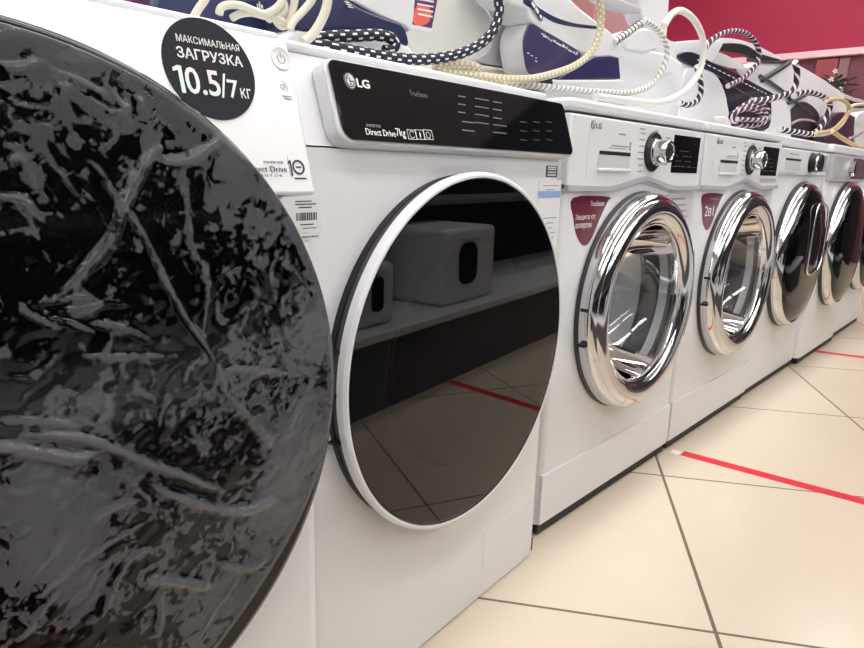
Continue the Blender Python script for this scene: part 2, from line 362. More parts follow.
def classic(loc, rz, label, sticker, kind, DX=0.):
    """front loader with chrome porthole (two in the row)"""
    t = empty('washing_machine', loc, rz, label, 'washing machine', 'washing machines in the row')
    feet(t)
    b = body(t, .028, .8245); cutter(b, (DX, 0, .452), .186)
    tp = sweep_prism('worktop', [(a, y, .8295) for a, y in rrect(-W/2-.001, W/2+.001, -.006, .55, .012, 5)], (0, 0, .0205), WPLAST, t); bevel(tp, .006, 3)
    # console with its lower edge arched over the door
    out = [(-.296, .692), (-.20, .690), (-.13, .691), (-.06, .702), (0, .7095), (.06, .703), (.13, .692), (.2, .690), (.296, .692)]
    out = [(p.x, p.y) for p in crom([(a, c, 0) for a, c in out], 5)]+[(.296, .8238), (-.296, .8238)]
    c = sweep_prism('console', [(a, .01, z) for a, z in out], (0, -.017, 0), WPLAST, t); bevel(c, .004, 3, 50)
    cut = [(-.2, -.072, .728, .764)]
    # scooped bottom lip of the console
    lip = sweep_prism('console_lip', [(a, .005, z+.010*(1-abs(i-20)/20*0)) for i, (a, z) in enumerate(out[:-2])]+[(a, .005, z+.0005) for a, z in reversed(out[:-2])], (0, -.0165, 0), LGREY, c, bv=0)
    # detergent drawer
    dr = sweep_prism('detergent_drawer', [(a, -.0069, z) for a, z in rrect(-.235, -.045, .712, .812, .004)], (0, -.0012, 0), WPLAST, t)
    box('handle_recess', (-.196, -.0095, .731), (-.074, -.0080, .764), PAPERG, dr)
    box('handle_slot', (-.196, -.0100, .7575), (-.074, -.0094, .7645), BLACKM, dr)
    box('handle_sill', (-.198, -.013, .727), (-.072, -.008, .733), WPLAST, dr, .0015)
    logo_face('logo_mark', (-.2245, -.0082, .808), U3, V3, N3, .0078, INKD, dr)
    text('logo_letters', 'LG', (-.213, -.0082, .8025), U3, V3, N3, .019, .010, INKD, dr, bold=.02)
    plates('drawer_print', [(-.125, -.098, .796, .799), (-.15, -.083, .774, .7765), (-.16, -.09, .770, .7715), (-.079, -.073, .768, .785)], (0, -.0082, 0), U3, V3, N3, INKG, dr)
    # dial
    k = lathe('program_dial', [(0, .007), (.040, .007), (.041, .009), (.038, .012), (.030, .0125), (0, .0125)], (.029, 0, .770), BLACKM, t, 48)
    lathe('dial_knob', [(.029, .0125), (.029, .018), (.0245, .020), (.0235, .042), (.022, .045), (.017, .046)], (.029, 0, .770), CHROME, k, 40)
    lathe('dial_cap', [(.017, .0458), (.016, .0445), (0, .0442)], (.029, 0, .770), SATIN, k, 40)
    plates('dial_print', dial_marks(), (0, -.0071, 0), U3, V3, N3, INKG, t)
    # display
    dp = sweep_prism('display', [(a, -.0071, z) for a, z in rrect(.126, .270, .729, .810, .003)], (0, -.0012, 0), BLACKG, t)
    plates('display_print', [(.143+.018*i, .143+.018*i+.011, .776-.011*j, .7775-.011*j) for i in range(5) for j in range(4) if (i*3+j) % 4]+[(.128, .268, .742, .7425)], (0, -.0084, 0), U3, V3, N3, INKF, dp)
    if kind == 2: box('button_strip', (.133, -.0085, .712), (.279, -.0072, .722), LGREY, t)
    # bottom panel seam
    box('toe_panel', (-.2965, -.0035, .030), (.2965, .004, .139), WPLAST, t, .0015)
    # sticker
    o = [(-.260, .679), (-.13, .679), (-.134, .668), (-.155, .640), (-.178, .606), (-.192, .592), (-.206, .588), (-.222, .594), (-.240, .612), (-.253, .640)]
    out2 = [(p.x, p.y) for p in crom([(a, c_, 0) for a, c_ in o], 4, True)]
    s = plate('sticker', out2, (0, -.0002, 0), U3, V3, N3, MAROON, t, .0005); s['label'] = 'maroon shield sticker beside the door'
    if sticker == 'steam':
        text('sticker_text', 'TrueSteam', (-.198, -.0008, .662), U3, V3, N3, .052, .010, INKW, s)
        text('sticker_text', 'Защита от', (-.248, -.0008, .636), U3, V3, N3, .072, .012, INKW, s)
        text('sticker_text', 'аллергии', (-.246, -.0008, .619), U3, V3, N3, .058, .012, INKW, s)
    else:
        text('sticker_text', 'TrueSteam', (-.215, -.0008, .664), U3, V3, N3, .06, .008, INKG, s)
        text('sticker_text', '2в1', (-.235, -.0008, .624), U3, V3, N3, .058, .026, INKW, s)
    # small label at the right of the door
    l2 = plate('care_label', rrect(.14, .285, .60, .684, .003), (0, -.0002, 0), U3, V3, N3, PAPERG, t, .0004)
    plates('care_print', bars(5, .15, .27, .668, .014, .004, 5), (0, -.0007, 0), U3, V3, N3, INKG, l2)
    # door
    cz = .452; dc = (DX, 0, cz)
    dr_ = lathe('door', [(.228, -.002), (.2335, .004), (.2355, .018), (.2335, .032), (.229, .039), (.2235, .0435), (.2220, .0435), (.2205, .0450), (.215, .0495), (.208, .0520), (.200, .0528),
                         (.192, .0515), (.185, .048), (.180, .0425), (.1765, .038), (.1735, .037), (.171, .0385), (.1685, .0375), (.1665, .033), (.1655, .018)], dc, CHROME, t, 128)
    dr_['label'] = 'polished chrome door ring'
    lathe('door_back_ring', [(.2350, .0005), (.2372, .002), (.2372, .006), (.234, .008)], dc, DGREY, dr_, 96)
    g = lathe('door_glass', [(.167, .031), (.164, .018), (.159, -.005), (.149, -.035), (.136, -.062), (.116, -.082), (.092, -.095), (.065, -.103), (.03, -.106), (0, -.107)], dc, CLEARGLASS, dr_, 96)
    for dz in (.035, -.035):
        box('hinge_notch', (DX-.2385, -.030, cz+dz-.003-.02), (DX-.222, -.014, cz+dz+.003-.02), BLACKM, dr_)
    # grip moulding on the far side
    gp = [(.222*math.cos(a), .222*math.sin(a)) for a in [math.radians(x) for x in range(-28, 30, 4)]]
    tube('door_grip', [(DX+p[0]*.965, -.047, cz+p[1]*.965) for p in gp], .0045, CHROME, dr_, 12, 3)
    # small sticker seen at the foot of the bowl
    a0, a1 = math.radians(-112), math.radians(-72)
    lathe('gasket', [(.188, .0), (.187, -.02), (.172, -.03), (.166, -.05), (.178, -.065), (.19, -.07)], dc, GASKET, t, 96)
    lathe('drum', [(.19, -.07), (.225, -.08), (.232, -.10), (.232, -.36), (.21, -.385), (.05, -.40), (0, -.40)], dc, STEEL, t, 96)
    return t

def film_mat(name):
    m = bpy.data.materials.new(name); m.use_nodes = True; nt = m.node_tree; N = nt.nodes; L = nt.links; N.clear()
    out = N.new('ShaderNodeOutputMaterial'); at_ = N.new('ShaderNodeAttribute'); at_.attribute_name = 'slack'
    tc = N.new('ShaderNodeTexCoord')
    def M(op, a, c=0., d=None, clamp=False):
        n = N.new('ShaderNodeMath'); n.operation = op; n.use_clamp = clamp
        for i, v in enumerate((a, c, d)):
            if v is None: continue
            if isinstance(v, (int, float)): n.inputs[i].default_value = v
            else: L.new(v, n.inputs[i])
        return n.outputs[0]
    def noise(sc_, det, dist, rough=.55):
        n = N.new('ShaderNodeTexNoise'); n.inputs['Scale'].default_value = sc_; n.inputs['Detail'].default_value = det; n.inputs['Distortion'].default_value = dist; n.inputs['Roughness'].default_value = rough
        L.new(tc.outputs['Object'], n.inputs['Vector']); return n.outputs['Fac']
    n1 = noise(56, 2.5, 1.0); n2 = noise(150, 2, .6); n3 = noise(9, 2, .5)
    a = M('ADD', M('MULTIPLY', n1, .62), M('MULTIPLY', n2, .38))
    # threshold falls where the film hangs slack
    thr = M('SUBTRACT', .60, M('MULTIPLY', at_.outputs['Fac'], .19))
    f = M('MULTIPLY', M('SUBTRACT', a, thr), 34., clamp=True)
    f = M('MAXIMUM', f, M('MULTIPLY', M('SUBTRACT', at_.outputs['Fac'], 1.0), 2.2, clamp=True))
    f2 = M('MULTIPLY', f, M('MULTIPLY_ADD', n3, .55, .42))
    tr = N.new('ShaderNodeBsdfTransparent'); tr.inputs[0].default_value = (.86, .87, .9, 1)
    df = N.new('ShaderNodeBsdfPrincipled'); df.inputs['Base Color'].default_value = (*srgb(150, 154, 164), 1); df.inputs['Roughness'].default_value = .45
    m1 = N.new('ShaderNodeMixShader'); L.new(M('ADD', M('MULTIPLY', f2, .36), M('MULTIPLY', M('MULTIPLY', M('SUBTRACT', at_.outputs['Fac'], .95), 1.6, clamp=True), .13)), m1.inputs[0]); L.new(tr.outputs[0], m1.inputs[1]); L.new(df.outputs[0], m1.inputs[2])  # creases mixed lighter, painting ridge highlights into the film's haze
    gl = N.new('ShaderNodeBsdfGlossy'); gl.inputs['Roughness'].default_value = .08; fr = N.new('ShaderNodeFresnel'); fr.inputs[0].default_value = 1.38
    bp = N.new('ShaderNodeBump'); bp.inputs['Strength'].default_value = .5; bp.inputs['Distance'].default_value = .0007
    L.new(M('ADD', M('MULTIPLY', f, .6), M('ADD', M('MULTIPLY', n2, .5), M('MULTIPLY', n3, 1.2))), bp.inputs['Height']); L.new(bp.outputs[0], gl.inputs['Normal']); L.new(bp.outputs[0], fr.inputs['Normal']); L.new(bp.outputs[0], df.inputs['Normal'])
    m2 = N.new('ShaderNodeMixShader'); L.new(fr.outputs[0], m2.inputs[0]); L.new(m1.outputs[0], m2.inputs[1]); L.new(gl.outputs[0], m2.inputs[2]); L.new(m2.outputs[0], out.inputs[0])
    return m

CREASES = [  # crease lines of the protective film, (points), half-width m, height m
 ([(87,159),(101,172),(117,198),(134,219),(151,250),(160,270),(182,313),(203,343),(218,367)], 5.5, 1.0),
 ([(225,391),(251,421),(264,436),(272,446)], 8, .8), ([(218,367),(225,391)], 6, .8),
 ([(168,142),(151,157),(138,176),(130,193),(121,211),(112,234),(93,258),(71,282),(52,298)], 7, 1.0),
 ([(232,130),(218,142),(200,155),(182,162),(160,160)], 6, 1.0),
 ([(182,170),(186,200),(188,225),(192,250),(203,267),(206,293),(203,335)], 6, .7),
 ([(17,300),(28,313),(43,321),(60,326)], 3.5, .9), ([(48,317),(71,323),(93,331)], 3.5, .9), ([(86,323),(112,325),(134,332),(151,340)], 3.5, .9),
 ([(82,354),(104,356),(134,356),(177,355)], 4, .8), ([(110,330),(108,345),(100,352)], 4, .7), ([(2,375),(26,377),(43,367),(60,349)], 4, .8),
 ([(30,306),(50,300),(75,297),(97,298)], 4, .6), ([(52,308),(80,309),(105,303),(126,304)], 5, .6),
 ([(-20,443),(0,445),(43,452),(76,457),(99,450)], 7, 1.1), ([(19,434),(60,434),(91,440),(121,451),(151,464),(173,471),(199,482),(229,494)], 7, 1.2),
 ([(150,484),(186,499),(216,508),(246,510),(264,503),(281,499)], 8, 1.), ([(-10,417),(26,419),(52,421),(80,425)], 6, .8), ([(104,391),(106,408),(95,423)], 5, .8),
 ([(220,376),(232,369),(246,369),(272,371),(290,374)], 6, .8), ([(233,390),(251,377),(268,371)], 4, .7), ([(182,385),(188,366),(200,357)], 4, .7),
 ([(146,577),(177,581),(213,588)], 8, 1.), ([(217,562),(244,569),(268,561)], 7, .8), ([(35,600),(79,561),(150,518)], 3, .7), ([(157,590),(160,610),(157,640)], 6, .7),
 ([(48,60),(60,82),(70,98)], 2, .7), ([(54,72),(72,76),(92,86),(112,96)], 2.2, 1.), ([(114,90),(124,108),(136,128)], 2, .7), ([(139,96),(155,120)], 2, .6),
 ([(24,86),(12,90),(14,100),(26,106),(58,108)], 2.5, .7), ([(32,120),(43,144),(54,165),(73,189),(80,196)], 3.5, .8), ([(84,192),(95,202),(102,218),(108,228)], 3, .8),
 ([(-10,196),(15,197),(28,203),(45,224)], 4, .9), ([(43,120),(54,142),(69,157)], 2.5, .7), ([(112,120),(117,133),(108,148),(94,151)], 3, .8), ([(5,170),(20,158),(32,176),(36,190)], 5, .7),
 ([(188,224),(178,236),(170,250)], 4, .6), ([(182,260),(192,273),(198,290)], 3, .6), ([(120,470),(136,488),(150,500)], 4, .7), ([(90,520),(112,506),(140,498)], 4, .7),
 ([(100,620),(112,590),(128,560),(150,545)], 4, .8), ([(84,590),(96,570),(112,556)], 3, .7), ([(200,640),(215,610),(232,590),(240,575)], 4, .9), ([(190,420),(196,440),(206,455)], 4, .6),
 ([(262,300),(275,330),(284,350)], 3, .6), ([(240,340),(262,352),(285,345)], 4, .6), ([(292,262),(305,282),(322,290)], 2, .7), ([(310,395),(296,415),(288,440)], 3, .6),
 ([(0,62),(20,68),(45,60)], 3, .7), ([(96,46),(150,70),(200,108)], 2, .5), ([(15,20),(40,32),(60,36)], 3, .7), ([(20,640),(40,610),(58,590)], 3, .7), ([(170,395),(160,412),(158,425)], 3.5, .7),
 ([(140,356),(152,372),(150,388)], 3, .6), ([(95,100),(110,110),(128,112)], 3, .6), ([(60,215),(66,240),(80,262)], 2, .5), ([(30,220),(40,245),(50,262)], 1.8, .5)]
BLOBS = [  # areas where the film hangs slack: x, y, radius px, amount
 (60,40,70,.75), (120,65,60,.7), (170,100,45,.7), (215,135,40,.6), (0,30,60,.7), (250,175,40,.75), (235,160,30,.7), (285,215,35,.6), (310,300,38,1.0), (312,360,45,1.1), (305,420,50,1.15), (285,470,55,1.1),
 (225,330,30,.45), (250,370,50,.7), (255,520,50,.9), (230,590,50,1.05), (190,640,55,.95), (290,520,40,1.1), (320,330,22,1.1), (300,450,40,1.2), (220,405,45,.55), (50,560,45,1.5), (80,590,25,.9), (20,490,55,1.15), (100,500,45,.9), (60,505,50,.55), (230,240,50,.38), (270,270,50,.38), (170,500,40,.5),
 (15,175,26,.55), (35,190,20,.5), (110,310,25,.6), (100,400,30,.6), (80,420,40,.5), (150,395,15,.6), (110,360,18,.7), (200,420,30,.5), (180,560,50,.5), (130,610,50,.5), (210,200,30,.3), (180,180,25,.4), (5,330,30,.2)]

def big_machine():
    """nearest machine, cut by the left edge of the frame, film still on its door"""
    my = math.radians(3.2); Rz = Matrix.Rotation(my, 3, 'Z'); Ri = Rz.transposed()
    t = empty('washing_machine', (-.9125, -.1265, 0), my, 'nearest white washing machine, with crinkled film on its huge black door', 'washing machine', 'washing machines in the row')
    feet(t)
    prof = [(0, .022), (0, .696), (.001, .700)]
    # leaning console: front plane runs back .047 over .14
    pr = [(0, .022), (0, .693)]
    b = body(t, .022, .693, .56, rc=.02)
    zc0, zc1, lean = .696, .842, .046
    con = sweep_prism('console', [(-W/2, 0, zc0), (-W/2, lean-.006, zc1-.006), (-W/2, lean, zc1), (-W/2, .56, zc1), (-W/2, .56, zc0)], (W, 0, 0), WPLAST, t); bevel(con, .004, 3)
    wt = box('worktop', (-W/2, lean+.010, .8425), (W/2, .56, .850), WPLAST, t, .003)
    # console plane basis (local)
    P = Vector((0, 0, zc0)); v = Vector((0, lean-.006, zc1-.006-zc0)).normalized(); n = Vector((0, -v.z, v.y)); u = U3
    M0 = Vector(t.location)
    def uv(px, py):
        q = Ri@(at_plane(px, py, M0+Rz@P, Rz@n)-M0)-P
        return q.dot(u), q.dot(v)
    def txt(nm, s, bl, br, top, m, par, bold=0.):
        a = uv(*bl); b_ = uv(*br); c = uv(*top); ud = Vector((b_[0]-a[0], b_[1]-a[1])); ang = math.atan2(ud.y, ud.x)
        return text(nm, s, P+u*a[0]+v*(a[1]+b_[1])*.5+n*.0011, u, v, n, abs(b_[0]-a[0]), abs(c[1]-a[1]), m, par, bold=bold)
    # round capacity sticker
    L_, R_ = uv(165, 62), uv(256, 88); T_, B_ = uv(200, 18.5), uv(224, 123)
    cx = (L_[0]+R_[0])/2; cy = (T_[1]+B_[1])/2; rr = ((R_[0]-L_[0])/2+(T_[1]-B_[1])/2)/2
    cx, cy = uv(210.5, 69.5)
    print('sticker', L_, R_, T_, B_, rr, uv(281, 58.6), uv(320, 191), uv(250, 30))
    s = plate('capacity_sticker', ringpts(cx, cy, rr, rr, n=72), P, u, v, n, mat('charcoal_sticker', srgb(38, 38, 46), .7, spec=.25), t, .0006, .0003); s['label'] = 'round charcoal capacity sticker'
    txt('sticker_text', 'МАКСИМАЛЬНАЯ', (176.3, 43), (238.7, 50.7), (176.7, 35.8), INKW, s)
    txt('sticker_text', 'ЗАГРУЗКА', (177, 58.3), (242.4, 67), (177, 47.2), INKW, s, .015)
    HOLO = bpy.data.materials.new('iridescent_ink'); HOLO.use_nodes = True; nt = HOLO.node_tree; bb = nt.nodes['Principled BSDF']
    tc = nt.nodes.new('ShaderNodeTexCoord'); ns = nt.nodes.new('ShaderNodeTexNoise'); ns.inputs['Scale'].default_value = 38; rp = nt.nodes.new('ShaderNodeValToRGB')
    cr = rp.color_ramp; cr.elements[0].position = .3; cr.elements[0].color = (*srgb(248, 232, 242), 1); cr.elements[1].position = .7; cr.elements[1].color = (*srgb(244, 244, 222), 1)
    e_ = cr.elements.new(.45); e_.color = (*srgb(240, 243, 240), 1); e_ = cr.elements.new(.57); e_.color = (*srgb(218, 242, 232), 1)
    nt.links.new(tc.outputs['Object'], ns.inputs[0]); nt.links.new(ns.outputs[0], rp.inputs[0]); nt.links.new(rp.outputs[0], bb.inputs['Base Color'])
    a = uv(176.5, 92); b_ = uv(185.6, 93.5); c_ = uv(176.5, 65.5); digit_one('sticker_text', a[0], b_[0], b_[1], c_[1], P, u, v, n, HOLO, s, .0011)
    txt('sticker_text', '0.5', (187.5, 94), (221.5, 97.3), (187, 67.5), HOLO, s, .012)
    txt('sticker_text', '/', (221.5, 98.5), (229, 98.5), (222, 74.5), INKW, s)
    txt('sticker_text', '7', (229.3, 98.6), (239.5, 99), (228, 80.5), HOLO, s, .008)
    txt('sticker_text', 'кг', (241, 98.6), (251.2, 99.2), (241, 89.0), HOLO, s, .0)
    # power button
    bx, by = uv(280.5, 58.6); pb = lathe('power_button', [(0, .0), (.0112, 0), (.0112, .0006), (.0106, .0009), (.0102, .0006), (0, .0006)], P+u*bx+v*by+n*.0002, WPLAST, t, 48, n)
    quads('power_mark', annulus(bx, by-.0006, .0046, .0008, 1, -240, 60, 24)+[[(bx-.0005, by), (bx+.0005, by), (bx+.0005, by+.006), (bx-.0005, by+.006)]], P, u, v, n, INKG, pb, .0003, .0009)
    ix, iy = uv(285.5, 89.5)
    quads('smart_icon', annulus(ix-.003, iy+.002, .003, .0007)+annulus(ix-.003, iy+.002, .0055, .0006, 1, -60, 90, 12)+[[(ix-.006, iy-.007), (ix+.006, iy-.007), (ix+.006, iy-.0062), (ix-.006, iy-.0062)], [(ix-.004, iy-.0095), (ix+.005, iy-.0095), (ix+.005, iy-.0087), (ix-.004, iy-.0087)]], P, u, v, n, INKG, t, .0003, .0002)
    # inverter print
    txt('motor_print', 'INVERTER', (263, 162.6), (283, 165), (263, 160.2), INKD, t)
    txt('motor_print', 'Direct Drive', (247, 171.5), (286.5, 172.5), (247, 165.8), INKD, t)
    txt('motor_print', 'M O T O R', (259, 176), (282, 178), (259, 173.8), INKD, t)
    a = uv(290, 176); b_ = uv(293.2, 176); c_ = uv(290, 160.5); digit_one('warranty_print', a[0], b_[0], a[1], c_[1], P, u, v, n, INKD, t)
    wx, wy = uv(298.3, 167.3); quads('warranty_print', annulus(wx, wy, .0072, .0018)+[[(wx-.007, wy-.0115), (wx+.007, wy-.0115), (wx+.007, wy-.0102), (wx-.007, wy-.0102)], [(wx-.003, wy-.0006), (wx+.003, wy-.0006), (wx+.003, wy+.0008), (wx-.003, wy+.0008)]], P, u, v, n, INKD, t, .0003, .0003)
    a = uv(288.5, 165); plates('print_rule', [(a[0], a[0]+.0005, a[1]-.011, a[1]+.008)], P, u, v, n, INKG, t, .0002, .0002)
    # barcode labels on the body
    P2 = Vector((0, 0, 0))
    def uf(px, py):
        q = Ri@(at_plane(px, py, M0, Rz@N3)-M0); return q.x, q.z
    a = uf(281, 196); b_ = uf(321, 231); a = (a[0], b_[1]); b_ = (b_[0], uf(321, 196)[1])
    lab = plate('barcode_label', rrect(a[0], b_[0], a[1], b_[1], .001), P2, U3, V3, N3, PAPER, t, .0004, .0002); w = b_[0]-a[0]; h = b_[1]-a[1]
    rr_ = random.Random(2); bars_ = []; x = a[0]+w*.35
    while x < b_[0]-.006: d = rr_.choice((.0007, .0011, .0016)); bars_.append((x, x+d, a[1]+h*.33, a[1]+h*.55)); x += d+rr_.choice((.0006, .001))
    bars_ += [(a[0]+w*.33, b_[0]-.012, a[1]+h*.85, a[1]+h*.88), (a[0]+w*.33, b_[0]-.006, a[1]+h*.77, a[1]+h*.80), (a[0]+w*.42, b_[0]-.012, a[1]+h*.68, a[1]+h*.71), (a[0]+w*.45, b_[0]-.01, a[1]+h*.20, a[1]+h*.23), (a[0]+w*.5, b_[0]-.006, a[1]+h*.1, a[1]+h*.12)]
    plates('barcode_print', bars_, P2, U3, V3, N3, INKD, lab, .0002, .0006)
    a2 = uf(303, 240); b2 = uf(320, 233); lab2 = plate('barcode_label', rrect(a2[0]-.01, b2[0], a2[1], b2[1]+.001, .001), P2, U3, V3, N3, PAPER, t, .0004, .0002)
    bars_ = []; x = a2[0]-.008
    while x < b2[0]-.002: d = rr_.choice((.0007, .0014)); bars_.append((x, x+d, a2[1]+.002, b2[1]-.002)); x += d+rr_.choice((.0006, .001))
    plates('barcode_print', bars_, P2, U3, V3, N3, INKD, lab2, .0002, .0006)
    # door: rim, black glass and the film over it
    ax = Ri@Vector((.03, -1, -.018)).normalized(); dc = Vector((-.003, .012, .510)); R = .301
    dr = lathe('door', [(R-.02, 0), (R-.006, .004), (R+.001, .014), (R+.001, .026), (R-.003, .031), (R-.008, .0325)], dc, BLACKG, t, 160, ax); dr['label'] = 'huge glossy black door'
    dome = lambda r: .0325+.006*(1-(r/R)**2)
    prof = [(R-.008-(R-.008)*i/14, dome(R-.008-(R-.008)*i/14)-.0005) for i in range(15)]
    prof[-1] = (0, prof[-1][1]); lathe('door_glass', prof, dc, BLACKG, dr, 128, ax)
    # film: a fine polar sheet with creases in relief
    e1 = Vector((0, 0, 1)).cross(ax).normalized(); e2 = ax.cross(e1); Wc = dc+ax*.037
    def pj(px, py):
        q = Ri@(at_plane(px, py, M0+Rz@Wc, Rz@ax)-M0)-Wc; return q.dot(e1), q.dot(e2)
    nr, ns_ = 190, 560; Rf = R-.0045
    rr = np.linspace(0, 1, nr+1)[1:]**.8*Rf; th = np.linspace(0, 2*PI, ns_, endpoint=False)
    X = (rr[:, None]*np.cos(th)[None]).ravel(); Y = (rr[:, None]*np.sin(th)[None]).ravel()
    X = np.concatenate([[0], X]); Y = np.concatenate([[0], Y])
    # the film is cut short along the lower right of the rim
    g_ = np.arctan2(Y, X); k_ = 1-.066*np.exp(-((g_+.88)/.50)**2)*(np.hypot(X, Y)/Rf)**6; X = X*k_; Y = Y*k_
    rad = np.hypot(X, Y)/k_
    pxs = .28/330.  # rough metres per pixel at the film
    lift = np.zeros_like(X); slack = np.zeros_like(X)
    for bx_, by_, br, am in BLOBS:
        a, b_ = pj(bx_, by_); s_ = br*pxs; slack += am*.68*np.exp(-((X-a)**2+(Y-b_)**2)/(s_*s_))
    slack = np.minimum(slack, 1.25)
    wob = np.random.RandomState(1)
    for pts, hw, hg in CREASES:
        pl = [Vector((*pj(*p), 0)) for p in pts]; pl = crom(pl, 5); s_ = hw*pxs*.55; best = np.full(X.shape, 9.); tt = np.zeros_like(X)
        for i in range(len(pl)-1):
            A, B = pl[i], pl[i+1]; dx, dy = B.x-A.x, B.y-A.y; l2 = dx*dx+dy*dy+1e-12
            t_ = np.clip(((X-A.x)*dx+(Y-A.y)*dy)/l2, 0, 1); d = np.hypot(X-A.x-t_*dx, Y-A.y-t_*dy); mm = d < best; best = np.where(mm, d, best); tt = np.where(mm, (i+t_)/(len(pl)-1), tt)
        taper = np.clip(np.minimum(tt, 1-tt)*6, .25, 1); g = np.exp(-(best/(s_*taper+1e-5))**2)
        lift = np.maximum(lift, g*hg*hw*.00042*taper); slack = np.maximum(slack, slack+g*1.15*hg)
    def vn(fx, fy, ph): return np.sin(X*fx+ph+1.7*np.sin(Y*fy*.6+ph*2))*np.sin(Y*fy+ph*3+1.3*np.sin(X*fx*.7))
    lift += .0004*vn(70, 60, .3)+.0003*vn(130, 150, 1.9)+.0002*vn(260, 240, 4.)
    edge = np.clip((Rf-rad)/.012, 0, 1); z = .0325-.037+.006*(1-(rad/R)**2)+.0012+lift*edge*1.2+.0004; slack = np.where(rad > Rf-.010, np.maximum(slack, 1.05), slack); slack = np.clip(slack, 0, 1.7)
    vs = [Wc+e1*float(a)+e2*float(b_)+ax*float(c) for a, b_, c in zip(X, Y, z)]
    fs = [(0, 1+i, 1+(i+1) % ns_) for i in range(ns_)]
    for k in range(nr-1):
        o0 = 1+k*ns_; o1 = o0+ns_
        for i in range(ns_): j = (i+1) % ns_; fs.append((o0+i, o1+i, o1+j, o0+j))
    me = bpy.data.meshes.new('protective_film'); me.from_pydata([tuple(v_) for v_ in vs], [], fs); me.update()
    at__ = me.attributes.new('slack', 'FLOAT', 'POINT'); at__.data.foreach_set('value', slack.astype(np.float32))
    fo = finish('protective_film', me, film_mat('clear_crinkled_film'), dr, 0); me.shade_smooth(); fo['label'] = 'crinkled clear protective film'
    return t

